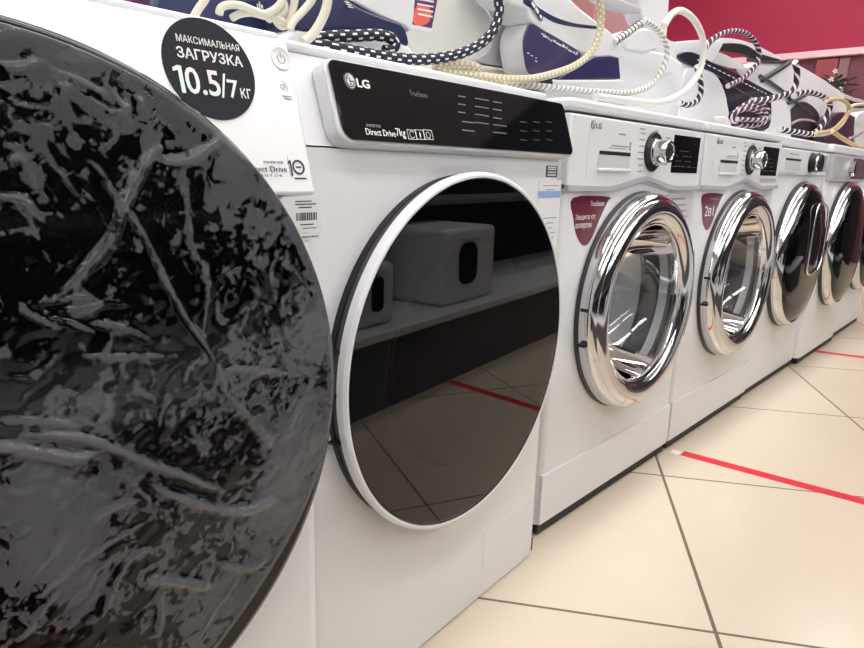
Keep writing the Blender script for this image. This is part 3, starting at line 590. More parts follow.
def console_machine():
    """second machine: black console wedge and white-ringed dark glass door"""
    yaw = math.radians(4.2); loc = Vector((-.322, -.045, 0))
    t = empty('washing_machine', loc, yaw, 'white washing machine with black console and white-rimmed dark glass door', 'washing machine', 'washing machines in the row')
    feet(t, .44)
    Rz = Matrix.Rotation(yaw, 3, 'Z'); Ri = Rz.transposed()
    b = body(t, .004, .7425, .44, rc=.024)
    up = sweep_prism('console_housing', [(a, y, .7445) for a, y in rrect(-W/2, W/2, .004, .44, .02, 5)], (0, 0, .0945), WPLAST, t)
    # the housing leans back
    for v_ in up.data.vertices:
        if v_.co.z > .8 and v_.co.y < .1: v_.co.y += .034
    wt = sweep_prism('worktop', [(a, y, .8395) for a, y in rrect(-W/2, W/2, .036, .44, .014, 5)], (0, 0, .0115), WPLAST, t); bevel(wt, .004, 3)
    # wedge plane
    zb, zt = .747, .838; P = Vector((0, -.016, zb)); v = Vector((0, .030, zt-zb)).normalized(); n = Vector((0, -v.z, v.y)); u = U3
    nw = Rz@n; vw = Rz@v; uw = Rz@u; Pw = loc+Rz@P
    def uv(px, py, lift=0.):
        q = at_plane(px, py, Pw+nw*lift, nw)-Pw; return q.dot(uw), q.dot(vw)
    TL, TR, BL, BR = uv(331, 58, .004), uv(567, 101, .004), uv(343, 144, .004), uv(569, 155, .004); print('panel', TL, TR, BL, BR)
    x0, x1 = (TL[0]+BL[0])/2, (TR[0]+BR[0])/2; h0, h1 = (BL[1]+BR[1])/2+.0035, (TL[1]+TR[1])/2-.0035
    bez = sweep_prism('console_bezel', [P+u*a+v*c-n*.020 for a, c in rrect(x0-.0055, x1+.003, h0-.003, h1+.003, (.010, .016, .018, .012), 8)], n*.0215, mat('console_bezel_white', srgb(212, 213, 216), .3), t); bevel(bez, .003, 3, 40)
    pan = sweep_prism('control_panel', [P+u*a+v*c+n*.0022 for a, c in rrect(x0, x1, h0, h1, (.009, .009, .016, .012), 8)], n*.0022, BLACKG, t); bevel(pan, .0008, 2, 40)
    pan['label'] = 'glossy black touch console'
    O = P+n*.0046
    def uvp(px, py): return uv(px, py, .0046)
    def txt(nm, s, bl, br, top, m, bold=0.):
        a = uvp(*bl); b_ = uvp(*br); c = uvp(*top)
        return text(nm, s, O+u*a[0]+v*((a[1]+b_[1])/2), u, v, n, b_[0]-a[0], abs(c[1]-a[1]), m, pan, bold=bold)
    cx, cy = uvp(349.8, 81); cr = abs(uvp(349.8, 72.8)[1]-uvp(349.8, 89.3)[1])/2; print('logo', cx, cy, cr)
    logo_face('logo_mark', O+u*cx+v*cy, u, v, n, cr, mat('logo_dark', srgb(60, 60, 66), .4), pan, .92, mat('logo_silver', srgb(222, 222, 226), .35))
    txt('logo_letters', 'LG', (357.6, 87.3), (370.3, 88.8), (357.6, 78.8), INKW, .025)
    txt('steam_print', 'TrueSteam', (410, 95.6), (427.6, 98), (410, 90.3), INKF)
    txt('inverter_print', 'INVERTER', (366.6, 127), (381, 127.6), (366.6, 124.2), INKG)
    txt('motor_print', 'Direct Drive', (366.6, 135.3), (396, 136.6), (366.6, 128.8), INKW)
    txt('motor_print', '7kg', (397.2, 138.6), (406.5, 139.0), (397.2, 128.6), INKW, 0)
    for i in range(3):
        a = uvp(408.6+8.0*i, 139.2); b_ = uvp(415.3+8.0*i, 130)
        w = b_[0]-a[0]; h = uvp(408.6+8*i, 129.6)[1]-a[1]; k = .0006
        q = [[(a[0], a[1]), (a[0]+w, a[1]), (a[0]+w, a[1]+k), (a[0], a[1]+k)], [(a[0], a[1]+h), (a[0]+w, a[1]+h), (a[0]+w, a[1]+h-k), (a[0], a[1]+h-k)],
             [(a[0], a[1]), (a[0]+k, a[1]), (a[0]+k, a[1]+h), (a[0], a[1]+h)], [(a[0]+w-k, a[1]), (a[0]+w, a[1]), (a[0]+w, a[1]+h), (a[0]+w-k, a[1]+h)]]
        mx_, my_ = a[0]+w/2, a[1]+h/2
        q += [annulus(mx_, my_, w*.28, k, 1., 30, 330, 12), [[(mx_-k, my_-h*.3), (mx_+k, my_-h*.3), (mx_+k*2, my_), (mx_, my_+h*.33), (mx_-k*2, my_)]], annulus(mx_, my_-h*.05, w*.27, k, 1., 0, 360, 5)][i]
        quads('feature_icon', q, O, u, v, n, INKW, pan)
    # programme list (illegible marks) and button legends
    rows = []; a0 = uvp(458, 97)
    for (c0, c1, ys) in ((458, 466, (96, 104, 112)), (462, 475, (121.5, 130)), (475, 489, (98, 106, 114, 122)), (493, 502, (101, 108.5, 117)), (493, 507, (124, 131.5))):
        for y_ in ys:
            a = uvp(c0, y_+(c0-458)*.02); b_ = uvp(c1, y_); rows.append((a[0], b_[0]-.002, a[1]-.0007, a[1]+.0009))
    plates('programme_print', rows, O, u, v, n, INKF, pan)
    rows = []
    for i in range(9):
        a = uvp(520+(i % 3)*13, 122+(i//3)*9); rows.append((a[0], a[0]+.02, a[1], a[1]+.0012))
    plates('display_print', rows, O, u, v, n, mat('unlit_display_ink', srgb(52, 52, 58), .4), pan)
    # drawer and lower trim line
    box('trim_gap', (-.215, .0025, .7430), (-.02, .006, .7450), SEAM, t)
    def uf(px, py, d=0.):
        q = Ri@(at_plane(px, py, loc-Rz@Vector((0, d, 0)), Rz@N3)-loc); return q.x, q.z
    # labels at the right of the door
    a = uf(545.5, 177); b_ = uf(557.5, 166); s = plate('spec_label', rrect(a[0], b_[0], a[1], b_[1], .001), (0, 0, 0), U3, V3, N3, INKD, t, .0004, .0002)
    w, h = b_[0]-a[0], b_[1]-a[1]
    plates('spec_print', [(a[0]+w*.12, b_[0]-w*.12, a[1]+h*k_, a[1]+h*(k_+.13)) for k_ in (.12, .36, .62, .8)], (0, 0, 0), U3, V3, N3, PAPER, s, .0002, .0006)
    a = uf(537, 262); b_ = uf(560.5, 180); a = (uf(537.5, 200)[0], uf(556, 262)[1]); b_ = (uf(559.8, 200)[0], uf(548, 180)[1]); h = b_[1]-a[1]; w = b_[0]-a[0]
    s = plate('energy_label', rrect(a[0], b_[0], a[1], b_[1], .002), (0, 0, 0), U3, V3, N3, PAPER, t, .0004, .0002)
    zb0 = uf(548, 198)[1]; zb1 = uf(548, 191)[1]; plates('label_band', [(a[0], b_[0], zb0, zb1)], (0, 0, 0), U3, V3, N3, BLUEP, s, .0002, .0006)
    rr = []
    for i, z in enumerate((.55, .49, .43, .37, .30, .24, .17)): rr.append((a[0]+w*(.25 if i < 3 else .5), b_[0]-w*(.12+.1*(i % 3)), a[1]+h*z, a[1]+h*(z+(.012 if i < 4 else .03))))
    rr += [(a[0]+w*.2, b_[0]-w*.15, b_[1]-h*.07, b_[1]-h*.06), (a[0]+w*.3, b_[0]-w*.3, b_[1]-h*.115, b_[1]-h*.105)]
    plates('label_print', rr, (0, 0, 0), U3, V3, N3, INKG, s, .0002, .0006)
    a = uf(512.5, 518.5); plates('corner_mark', [(a[0], a[0]+.014, a[1], a[1]+.003), (a[0], a[0]+.014, a[1]+.007, a[1]+.010)], (0, 0, 0), U3, V3, N3, DGREY, t, .0004)
    box('drain_flap', (.10, -.001, .055), (.24, .003, .125), WHITE, t, .0007)
    # door
    cx, cz, R = .000, .467, .2535; yd = .035
    c = (cx, 0, cz)
    d = lathe('door', [(R-.012, -.002), (R-.003, .0), (R-.002, .009), (R-.006, .011)], c, BLACKM, t, 128); d['label'] = 'large dark glass door with white rim'
    lathe('door_side', [(R-.006, .010), (R-.003, .011), (R-.002, .020), (R-.004, .022)], c, DGREY, d, 128)
    lathe('door_ring', [(R-.008, .021), (R, .021), (R+.0008, .025), (R+.0004, .032), (R-.003, yd), (R-.0062, yd), (R-.0072, yd-.002)], c, WPLAST, d, 160)['label'] = 'slim white rim'
    lathe('door_glass', [(R-.0085, yd-.004), (R-.0085, yd-.0008), (R*.5, yd-.0008), (0, yd-.0008)], c, DARKGLASS, d, 128)
    lathe('inner_frame', [(R-.009, yd-.006), (.182, yd-.008), (.176, yd-.010), (.171, yd-.014), (.165, yd-.016)], c, mat('inner_frame_grey', srgb(76, 80, 86), .35), d, 128)
    lathe('porthole_bowl', [(.165, yd-.016), (.160, yd-.03), (.150, -.002), (.13, -.02), (.09, -.035), (0, -.04)], c, mat('bowl_dark', srgb(58, 60, 66), .12, spec=.8), d, 96)
    cutter(b, (cx, 0, cz), .16, .12)
    for dz in (.05, -.0, -.06): box('rim_gap', (cx-R-.0012, -.022, cz+dz), (cx-R+.02, -.008, cz+dz+.0035), BLACKM, d)
    return t

def dark_machine(loc, rz, label, kind):
    t = empty('washing_machine', loc, rz, label, 'washing machine', 'washing machines in the row')
    feet(t)
    b = body(t, .028, .816, rc=.02)
    tp = sweep_prism('worktop', [(a, y, .8205) for a, y in rrect(-W/2-.001, W/2+.001, -.004, .55, .014, 5)], (0, 0, .03), WPLAST, t); bevel(tp, .006, 3)
    cz = .460; c = (.035, 0, cz)
    if kind == 'knob':
        con = box('console', (-.286, -.008, .735), (.286, .01, .8155), WPLAST, t, .003)
        dr = box('detergent_drawer', (-.27, -.0095, .742), (-.05, -.0075, .812), WPLAST, t, .0007)
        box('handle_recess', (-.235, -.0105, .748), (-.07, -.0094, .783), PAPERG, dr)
        box('handle_slot', (-.235, -.0112, .779), (-.07, -.0104, .785), BLACKM, dr)
        plates('drawer_print', [(-.2, -.16, .797, .801), (-.15, -.1, .797, .800)], (0, -.0096, 0), U3, V3, N3, INKG, dr)
        k = lathe('program_dial', [(0, .008), (.033, .008), (.033, .012), (.0305, .013), (.029, .040), (.026, .043), (0, .043)], (.06, 0, .777), BLACKM, t, 40)
        lathe('dial_band', [(.0335, .030), (.0305, .031), (.030, .036)], (.06, 0, .777), CHROME, k, 40)
        box('display', (.13, -.0092, .75), (.27, -.0075, .806), MIRPAN, t)
        text('model_print', 'TrueSteam', (-.2, -.0082, .738), U3, V3, N3, .1, .004, INKG, t)
    else:
        con = box('console', (-.286, -.010, .715), (.286, .01, .8155), LGREY, t, .003)
        box('detergent_drawer', (-.27, -.0115, .728), (-.06, -.0095, .808), LGREY, t, .0007)
        box('display', (.02, -.0115, .728), (.27, -.0095, .808), mat('smoke_display', srgb(92, 92, 98), .15), t, .0007)
        k = lathe('program_dial', [(0, .010), (.03, .010), (.029, .03), (0, .032)], (-.01, 0, .767), CHROME, t, 40)
    R = .250
    d = lathe('door', [(R-.01, -.002), (R, .002), (R+.002, .02), (R-.003, .030), (R-.009, .038), (R-.016, .042), (R-.021, .040)], c, CHROME, t, 112)
    d['label'] = 'round door with bright rim'
    lathe('door_gasket_line', [(R+.003, 0), (R+.004, .003), (R+.004, .012), (R+.001, .014)], c, DGREY, d, 96)
    lathe('door_glass', [(R-.020, .039), (R-.027, .048), (.19, .057), (.12, .063), (.06, .065), (0, .066)], c, tinted_glass('door_glass_%s' % kind, (.22, .22, .24), 1.6), d, 96)
    lathe('porthole_bowl', [(R-.022, .036), (.19, .034), (.165, .03), (.155, .02), (.145, .0), (.145, .004)], c, DGREY, d, 96)
    lathe('bowl_glass', [(.147, .02), (.14, -.03), (.12, -.06), (.07, -.085), (0, -.09)], c, CLEARGLASS, d, 72)
    cutter(b, c, .15, .3)
    lathe('drum', [(.15, -.0), (.18, -.05), (.2, -.1), (.2, -.35), (0, -.36)], c, STEEL, t, 72)
    if kind == 'knob':  # bracket-shaped pull standing proud of the glass
        hp = [(.125, .10), (.105, .155), (.05, .178), (-.01, .182), (-.045, .165), (-.055, .10), (-.055, .0), (-.05, -.045), (-.01, -.06), (.06, -.058), (.10, -.045), (.125, .0)]
        tube('door_handle', [(a+.035, -.068, cz+z) for i, (a, z) in enumerate(hp+[hp[0]])], .004, SATIN, d, 12, 6)
    return t

big_machine()
W = .57
console_machine()
W = .596
classic((.3, 0, 0), 0, 'white washing machine with chrome porthole, maroon anti-allergy sticker beside its door', 'steam', 1, .013)
classic((.905, 0, 0), 0, 'white washing machine with chrome porthole and maroon 2 in 1 sticker', '2', 2, .018)
W = .575
dark_machine((1.494, .004, 0), 0, 'white washing machine with dark bulging door and black knob, beside the 2 in 1 machine', 'knob')
dark_machine((2.075, -.012, 0), 0, 'white washing machine with silver mirrored console and dark door, further along the row', 'mirror')
dark_machine((2.655, 0, 0), 0, 'farthest washing machine in the row, cut by the right edge of the frame', 'knob')

# ------------------------------------------------------------------ tape on the floor
TAPE = mat('red_floor_tape', srgb(222, 42, 58), .35, bump=.1, bscale=300)
def tape(a, b, w, label):
    a = Vector(a); b = Vector(b); d = (b-a).normalized(); s = Vector((-d.y, d.x, 0))*w/2
    vs = [a-s, a+s, b+s, b-s]
    o = sweep_prism('floor_tape', [(q.x, q.y, .0001) for q in vs], (0, 0, .0004), TAPE); tag(o, label, 'tape', 'red tape strips across the aisle')
tape((.632, -.036, 0), (.728, -.80, 0), .034, 'strip of red floor tape ending at the machine with the anti-allergy sticker')
tape((2.10, .0, 0), (2.25, -.55, 0), .034, 'short strip of red floor tape farther down the aisle')
WT = mat('white_tape_stub', srgb(240, 236, 228), .5)
o = sweep_prism('tape_stub', [(.614, -.010, .0001), (.636, -.008, .0001), (.640, -.034, .0001), (.610, -.032, .0001)], (0, 0, .0004), WT); tag(o, 'pale stub of old tape at the inner end of the red strip', 'tape')

#PART2
# ------------------------------------------------------------------ opposite display (seen mirrored in the doors)
SHW = mat('shelf_white', srgb(225, 225, 228), .35); SHD = mat('display_back_dark', srgb(34, 34, 38), .6); SHF = mat('plinth_front', srgb(90, 88, 90), .5)
t = empty('display_shelf', (.9, -1.05, 0), 0, 'low white-topped display shelf with dark front and back across the aisle', 'shelf')
box('plinth', (-3.3, -.25, 0), (2.6, .245, .225), SHF, t)
box('shelf_board', (-3.32, -.26, .2255), (2.62, .265, .250), SHW, t, .002)
box('back_panel', (-3.3, -.30, 0), (2.6, -.262, 1.05), SHD, t)
box('upper_shelf', (-3.3, -.26, .585), (2.6, .0, .605), mat('upper_shelf_grey', srgb(120, 120, 125), .5), t, .002)
def boxy(x, w, h, label):
    t = empty('washer_dryer_stand_in', (x, -1.0, .2505), 0, label, 'appliance', 'appliances on the shelf across the aisle'); t.name = 'shelf_appliance'  # plain box for an unidentified appliance mirrored in the dark door
    box('housing', (-w/2, -.17, 0), (w/2, .15, h), WPLAST, t, .02, 4)
    sweep_prism('door_window', [(a, .150, z) for a, z in rrect(-w*.22, w*.12, h*.25, h*.8, w*.12)], (0, .004, 0), BLACKG, t)
    box('handle', (-w*.2, .154, h*.84), (w*.1, .166, h*.88), LGREY, t, .003)
boxy(.92, .36, .27, 'white squat appliance with dark window, mirrored in the dark glass door')
boxy(.40, .16, .19, 'narrow small white appliance across the aisle, mirrored at the left of the dark glass door')

BASK = mat('maroon_basket_plastic', srgb(112, 40, 52), .4)  # made-up basket, added for a red reflection in the nearest door
t = empty('reflection_basket', (-.83, -.67, 0), 0, 'added dark red basket before the display shelf, to redden the reflection in the biggest door', 'basket')
def ringbox(w, d, z, r): return [(a, b_, z) for a, b_ in rrect(-w/2, w/2, -d/2, d/2, r, 5)]
A_, B_, C_, D_ = ringbox(.34, .17, .002, .03), ringbox(.40, .21, .21, .03), ringbox(.39, .20, .21, .03), ringbox(.33, .16, .008, .03); n_ = len(A_)
fs = [tuple(range(n_))]+[(k*n_+i, k*n_+(i+1) % n_, (k+1)*n_+(i+1) % n_, (k+1)*n_+i) for k in range(3) for i in range(n_)]+[tuple(range(4*n_-1, 3*n_-1, -1))]
pyd('basket_shell', A_+B_+C_+D_, fs, BASK, t)
tube('handle', [(-.19, 0, .21), (-.15, .06, .222), (0, .095, .226), (.15, .06, .222), (.19, 0, .21)], .005, BLACKM, t, 10, 6)

# ------------------------------------------------------------------ irons and stations on top of the machines
ZT = .8535
def slab(name, px, y, depth, m, parent, bv=.006, smooth=True, per=4, seg=3):
    P = [at(a, b, y) for a, b in px]
    P = [Vector((p.x, p.y, max(p.z, ZT))) for p in P]
    if smooth: P = crom(P, per, True)
    P = [Vector((p.x, y, max(p.z, ZT)))-parent.location for p in P]
    # drop doubled points
    Q = []
    for p in P:
        if not Q or (p-Q[-1]).length > 1e-4: Q.append(p)
    o = sweep_prism(name, Q, (0, depth, 0), m, parent, smooth=40)
    if bv: bevel(o, bv, seg, 45)
    return o
def cord(name, pts, y, r, m, parent=None, label=None, cat='cord', group=None, sides=16, per=8):
    P = []
    for i, p in enumerate(pts):
        yy = p[2] if len(p) > 2 else y
        q = at(p[0], p[1], yy); P.append(Vector((q.x, q.y, max(q.z, ZT+r*.9))))
    if parent is not None: P = [p-parent.location for p in P]
    o = tube(name, P, r, m, parent, sides, per)
    if parent is None: tag(o, label, cat, group)
    return o
def station(name, x, y, label, cat, group='irons and steam stations on the machines'):
    return empty(name, (x, y, ZT), 0, label, cat, group)

# 1. navy iron behind the nearest machine's edge
s = station('steam_iron', -.55, .12, 'navy and white steam iron behind the nearest machine top edge', 'iron')
slab('iron_body', [(168, -25), (250, -30), (292, -25), (286, 3), (288, 14), (296, 34), (290, 60), (160, 60)], 0.1713, 0.0756, NAVY, s, .008)
slab('iron_shell', [(285, -30), (300, -20), (288, 4), (262, 17), (258, 12), (274, 2)], 0.1688, 0.0630, WPLAST, s, .004)
plates('iron_print', [(0, .002, 0, .006), (.003, .005, 0, .009), (.006, .009, .001, .006), (.011, .013, .001, .005)], at(257, 8.5, 0.1704)-s.location, U3, V3, N3, INKW, s)
# 2. navy station with white top, nose towards the tank
s = station('steam_station', -.28, .10, 'navy steam iron with white base, its nose against the clear grey tank', 'iron')
slab('base', [(292, 30), (330, 30), (375, 34), (408, 45), (416, 58), (424, 90), (285, 90)], 0.0872, 0.0656, WPLAST, s, .006)
slab('side_band', [(294, -14), (340, -8), (349, 0), (360, 7), (378, 15), (396, 21), (405, 27), (409, 46), (392, 39), (372, 33), (345, 30), (294, 29)], 0.0859, 0.0569, NAVY, s, .004)
slab('top_shell', [(335, -22), (415, -22), (416, -6), (412, 30), (405, 26), (385, 18), (362, 6), (345, -4)], 0.0885, 0.0525, WPLAST, s, .006)
for k, (a, b_, c) in enumerate(((344, 2, 355), (346, 4.5, 356), (348, 7, 358))):
    p = at(a, b_, .0815)-s.location; plates('side_print', [(p.x, p.x+.009, p.z, p.z+.0012)], (0, p.y, 0), U3, V3, N3, INKW, s)
# 3. steam station with the clear grey tank
s = station('steam_station', -.08, .12, 'steam station with clear grey water tank and purple picture label', 'steam station')
slab('water_tank', [(404, 20), (412, -20), (470, -20), (484, 0), (497, 22), (499, 40), (488, 57), (470, 66), (420, 62), (408, 52)], 0.1676, 0.0822, TANK, s, .010)['label'] = 'smoked clear water tank'
slab('base', [(404, 50), (440, 62), (480, 64), (530, 76), (540, 120), (400, 120)], 0.1650, 0.0924, BEIGEP, s, .006)
slab('top_shell', [(455, -22), (540, -24), (541, 6), (530, 22), (524, 40), (500, 24), (486, 10), (474, -6)], 0.1696, 0.0770, WPLAST, s, .006)
slab('lilac_panel', [(497, 22), (526, 42), (531, 68), (500, 66), (476, 60), (490, 48)], 0.1665, 0.0616, mat('pale_lilac_plastic', srgb(196, 190, 200), .3), s, .003)
lb = slab('picture_label', [(411, -8), (438, -3), (431, 32), (409, 27)], 0.1672, 0.0006, mat('purple_print', srgb(92, 42, 96), .4), s, 0, False); lb['label'] = 'purple and coral picture label'
slab('label_picture', [(413, 17), (417, 6), (426, 5), (431, 12), (429, 22), (420, 26), (414, 23)], 0.1668, 0.0005, mat('coral_print', srgb(232, 110, 92), .4), lb if False else s, 0)
slab('label_footer', [(409.5, 24), (432.5, 28.5), (431, 32.5), (409, 28)], 0.1668, 0.0005, PAPER, s, 0, False)
for k in range(4): slab('label_mark', [(417+k*.4, -2+k*5), (434-k*.4, 1+k*5), (433.7-k*.4, 2.6+k*5), (416.7+k*.4, -.4+k*5)], 0.1667, 0.0004, INKW, s, 0, False)
# 4. purple sided station
s = station('steam_station', .22, .14, 'white steam station with dark purple side panel and navy base block', 'steam station')
slab('upper_shell', [(498, -28), (560, -28), (570, -2), (598, 22), (612, 33), (622, 48), (623, 58), (598, 60), (584, 54), (560, 42), (532, 23), (526, 10), (505, 0)], 0.0927, 0.0604, WPLAST, s, .008)
slab('panel_backing', [(532, 23), (546, 31), (562, 40), (580, 52), (578, 60), (555, 72), (531, 74), (525, 56), (524, 40), (527, 29)], 0.0964, .055, WPLAST, s, .003)
slab('side_panel', [(532, 23), (546, 31), (562, 40), (580, 52), (578, 60), (555, 72), (531, 74), (525, 56), (524, 40), (527, 29)], 0.0919, .004, PURPLE, s, .003)['label'] = 'dark purple side panel'
slab('trim_stripe', [(527, -2), (540, 8), (556, 17), (575, 23), (600, 26.5), (600, 29), (575, 27), (554, 22), (538, 12), (524, 3)], 0.0915, .004, NAVY, s, .001)
slab('base_block', [(556, 80), (575, 68), (595, 56), (610, 55), (619, 57), (621, 79)], 0.0896, 0.0529, mat('deep_navy_plastic', srgb(52, 46, 92), .3), s, .003, False)['label'] = 'deep navy block'
slab('base_plate', [(546, 79.5), (624, 79.5), (628, 110), (545, 110)], 0.0889, 0.0642, WPLAST, s, .004, False)
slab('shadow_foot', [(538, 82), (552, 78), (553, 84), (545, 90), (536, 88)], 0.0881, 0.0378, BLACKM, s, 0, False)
p0 = at(541, 36, 0.0916); p1 = at(580, 58, 0.0916); d_ = (p1-p0); ud = Vector((d_.x, 0, d_.z)).normalized(); vd = Vector((-ud.z, 0, ud.x))
text('panel_print', 'TEFAL pro', p0+ud*.006-s.location-vd*.0, ud, vd, N3, .0001, .0001, INKW, s) if False else None
rows = []; rnd = random.Random(8); x = .0
while x < d_.length*.9: w_ = rnd.uniform(.002, .0085); q_ = rnd.uniform(0, .003); rows.append((x, x+w_, q_, q_+rnd.uniform(.0022, .0055))); x += w_+rnd.uniform(.001, .004)
plates('panel_print', rows, p0-s.location, ud, vd, N3, INKW, s)
p0 = at(527, 53.5, 0.0916); plates('panel_print', [(0, .007, 0, .0018), (.012, .018, -.0025, -.0008), (.027, .030, -.005, -.0032), (.026, .033, -.010, -.0085)], p0-s.location, U3, V3, N3, INKW, s)
p0 = at(530, 4, 0.0915); rows = [(0, .012, 0, .006), (.014, .026, 0, .006), (.031, .039, 0, .005)]; ud2 = Vector((.86, 0, -.5)).normalized(); vd2 = Vector((.5, 0, .86))
plates('badge_plate', [(-.004, .042, -.002, .008)], p0-s.location+Vector((0, -.002, 0)), ud2, vd2, N3, NAVY, s); plates('badge_print', rows, p0-s.location+Vector((0, -.0026, 0)), ud2, vd2, N3, INKW, s)
# 5. white station with handle
s = station('steam_station', .52, .15, 'plain white steam station below the white hose loop', 'steam station')
slab('water_tank', [(619, 46), (640, 48), (665, 52), (676, 58), (683, 64), (684, 80), (680, 96), (672, 130), (618, 130)], 0.1725, 0.0850, WPLAST, s, .010)
slab('iron_heel', [(625, 36), (645, 28), (655, 34), (660, 44), (652, 51), (640, 52), (626, 48)], 0.1675, 0.0600, WPLAST, s, .008)
slab('handle_column', [(641, -25), (668, -25), (668, 30), (664, 54), (655, 52), (650, 36), (644, 20), (640, 6)], 0.1750, 0.0500, WPLAST, s, .008)
slab('handle', [(596, -16), (606, -8), (622, 0), (640, 7), (640, 13), (620, 10), (600, 1), (588, -12)], 0.1740, 0.0250, LGREY, s, .003)
# the grey-beige hollow and box seen through the handle
# 6. big white iron with dark control strip
s = station('steam_iron', .95, .18, 'white iron with navy heel and black handle under the striped cord arc', 'iron')
slab('iron_shell', [(662, 46), (676, 42), (700, 40), (722, 41), (722, 46), (712, 62), (700, 70), (722, 84), (727, 96), (731, 140), (664, 140)], 0.2733, 0.0746, WPLAST, s, .010)
slab('iron_flank', [(684, 74), (700, 68), (716, 74), (724, 88), (728, 104), (730, 140), (682, 140)], 0.2671, 0.0663, WPLAST, s, .008)
slab('control_strip', [(679, 57), (684, 52), (696, 53), (712, 62), (730, 70), (756, 84), (776, 96), (764, 102), (742, 92), (728, 82), (708, 70), (690, 65)], 0.2658, 0.0207, DPURP, s, .003)['label'] = 'dark control strip with white marks'
rows = []
for k in range(16): rows.append((k*.011, k*.011+.0065, 0, .0022))
p0 = at(697, 60, 0.2656); p1 = at(768, 95, 0.2656); dd = p1-p0; uu = Vector((dd.x, 0, dd.z)).normalized(); vv = Vector((-uu.z, 0, uu.x)); rows = [(a*dd.length/.176, b_*dd.length/.176, c, d) for a, b_, c, d in rows]
plates('strip_marks', rows, p0-s.location, uu, vv, N3, INKW, s)
slab('heel', [(724, 80), (744, 84), (764, 92), (771, 98), (769, 128), (745, 132), (730, 128), (728, 104)], 0.2691, 0.0539, DPURP, s, .004)['label'] = 'dark navy heel'
slab('handle_top', [(704, 45), (716, 38.5), (736, 39), (756, 45), (774, 54), (782, 59), (770, 57), (750, 50), (734, 46), (716, 46)], 0.2774, 0.0207, WPLAST, s, .003)
slab('handle', [(712, 46), (728, 43), (746, 45), (762, 54), (781, 60), (770, 61), (756, 60), (746, 55), (732, 52), (718, 50)], 0.2754, 0.0166, mat('black_green_grip', srgb(24, 34, 34), .4), s, .003)['label'] = 'black handle grip'
slab('water_window', [(706, 52), (722, 53), (742, 64), (744, 68), (730, 68), (708, 60)], 0.2750, 0.0207, TANK, s, .002)
# 7. second iron beyond: white body with crossing black bars
s = station('steam_iron', 1.45, .22, 'white iron lying beyond, crossed by thick dark bars, behind the purple cord knot', 'iron')
slab('iron_shell', [(752, 66), (776, 60), (792, 62), (815, 74), (838, 90), (846, 104), (842, 150), (762, 150), (764, 104), (758, 80)], 0.3706, 0.0624, WPLAST, s, .008)
slab('lower_body', [(768, 104), (776, 99), (787, 103), (791, 114), (789, 150), (766, 150)], 0.3570, 0.0468, WPLAST, s, .006)
cord('dark_bar', [(762, 80), (778, 70), (790, 62)], 0.3648, .012, DGREY, s, sides=12, per=3)
cord('dark_bar', [(748, 60), (775, 62), (792, 60)], 0.3667, .007, mat('plum_bar', srgb(84, 60, 74), .4), s, sides=12, per=3)
cord('dark_bar', [(760, 76), (778, 88), (798, 104), (812, 116)], 0.3636, .008, DGREY, s, sides=12, per=3)
cord('dark_bar', [(787, 104), (798, 99), (808, 94)], 0.3609, .009, DGREY, s, sides=12, per=3)
slab('dark_well', [(789, 118), (796, 106), (806, 102), (818, 112), (820, 128), (812, 150), (792, 150)], 0.3609, 0.0312, mat('dark_well', srgb(48, 40, 48), .5), s, .002)
cord('well_rim', [(791, 124), (800, 120), (812, 121), (819, 126)], 0.3581, .006, mat('rose_grey_rim', srgb(188, 160, 160), .4), s, sides=10, per=5)
# 8. pale green-grey iron at the right, 9. purple iron
s = station('steam_iron', 2.05, .28, 'pale grey-green iron sloping down to the right edge of the frame', 'iron')
slab('iron_shell', [(796, 68), (806, 69), (824, 80), (846, 94), (875, 110), (875, 160), (820, 160), (812, 120), (800, 92)], 0.4520, 0.0640, mat('pale_sage_plastic', srgb(206, 208, 200), .35), s, .008)
slab('grip', [(826, 88), (834, 90), (850, 100), (866, 104), (862, 108), (846, 106), (832, 96)], 0.4500, 0.0120, BLACKM, s, .003)
cord('cable_sleeve', [(802, 90), (812, 88), (824, 92), (836, 98)], 0.4460, .012, mat('taupe_sleeve', srgb(170, 160, 150), .5), s)
s = station('steam_iron', 1.95, .2, 'dark purple iron under the tan braided cords near the right edge', 'iron')
slab('iron_body', [(832, 118), (842, 112), (854, 116), (862, 124), (860, 160), (826, 160), (828, 130)], 0.2788, 0.0583, mat('plum_plastic', srgb(50, 38, 62), .3), s, .005)
slab('iron_shell', [(856, 120), (866, 112), (880, 116), (880, 160), (858, 160)], 0.2729, 0.0583, WPLAST, s, .004)

# cords and hoses
G = 'cords and hoses lying on the machines'
cord('braided_cord', [(495, -12), (499, 4), (498, 18), (492, 32), (480, 44), (462, 53), (440, 58), (415, 59.5), (390, 57.5), (365, 53.5), (340, 49, .045), (322, 46, .055), (308, 44, .066), (314, 39, .066), (330, 37, .066), (352, 36, .064), (376, 35, .064), (390, 38, .064), (395, 44, .063), (392, 50, .063), (384, 51, .066)],
     .045, .0078, C_NAVY, label='thick navy braided cord with white flecks curling over the black console', cat='cord')
cord('braided_cord', [(478, 68), (466, 65), (449, 65), (436, 67), (444, 71), (456, 72.5), (478, 76), (504, 79), (530, 79), (556, 73), (576, 65), (591, 52), (599, 34), (601, 14), (597, -6), (592, -18)], .06, .0068, C_CREAM, label='thick cream braided cord sweeping up past the purple panel')
cord('braided_hose', [(506, 84), (535, 86), (569, 89.5), (590, 91.5), (609, 92.5), (622, 93), (636, 91.5), (652, 84), (663, 68), (667, 50), (661, 34), (652, 25), (644, 21)], .073, .0062, C_GREYW, label='grey and white braided hose looping round the plain white station', cat='hose')
P = [(644, 21), (634, 29), (624, 35), (614, 42)]
o = empty('strain_relief', at(644, 21, .09), 0, 'ribbed white strain relief sleeve at the end of the braided hose', 'sleeve')
cord('sleeve', P, .09, .0065, C_WHITE, o)
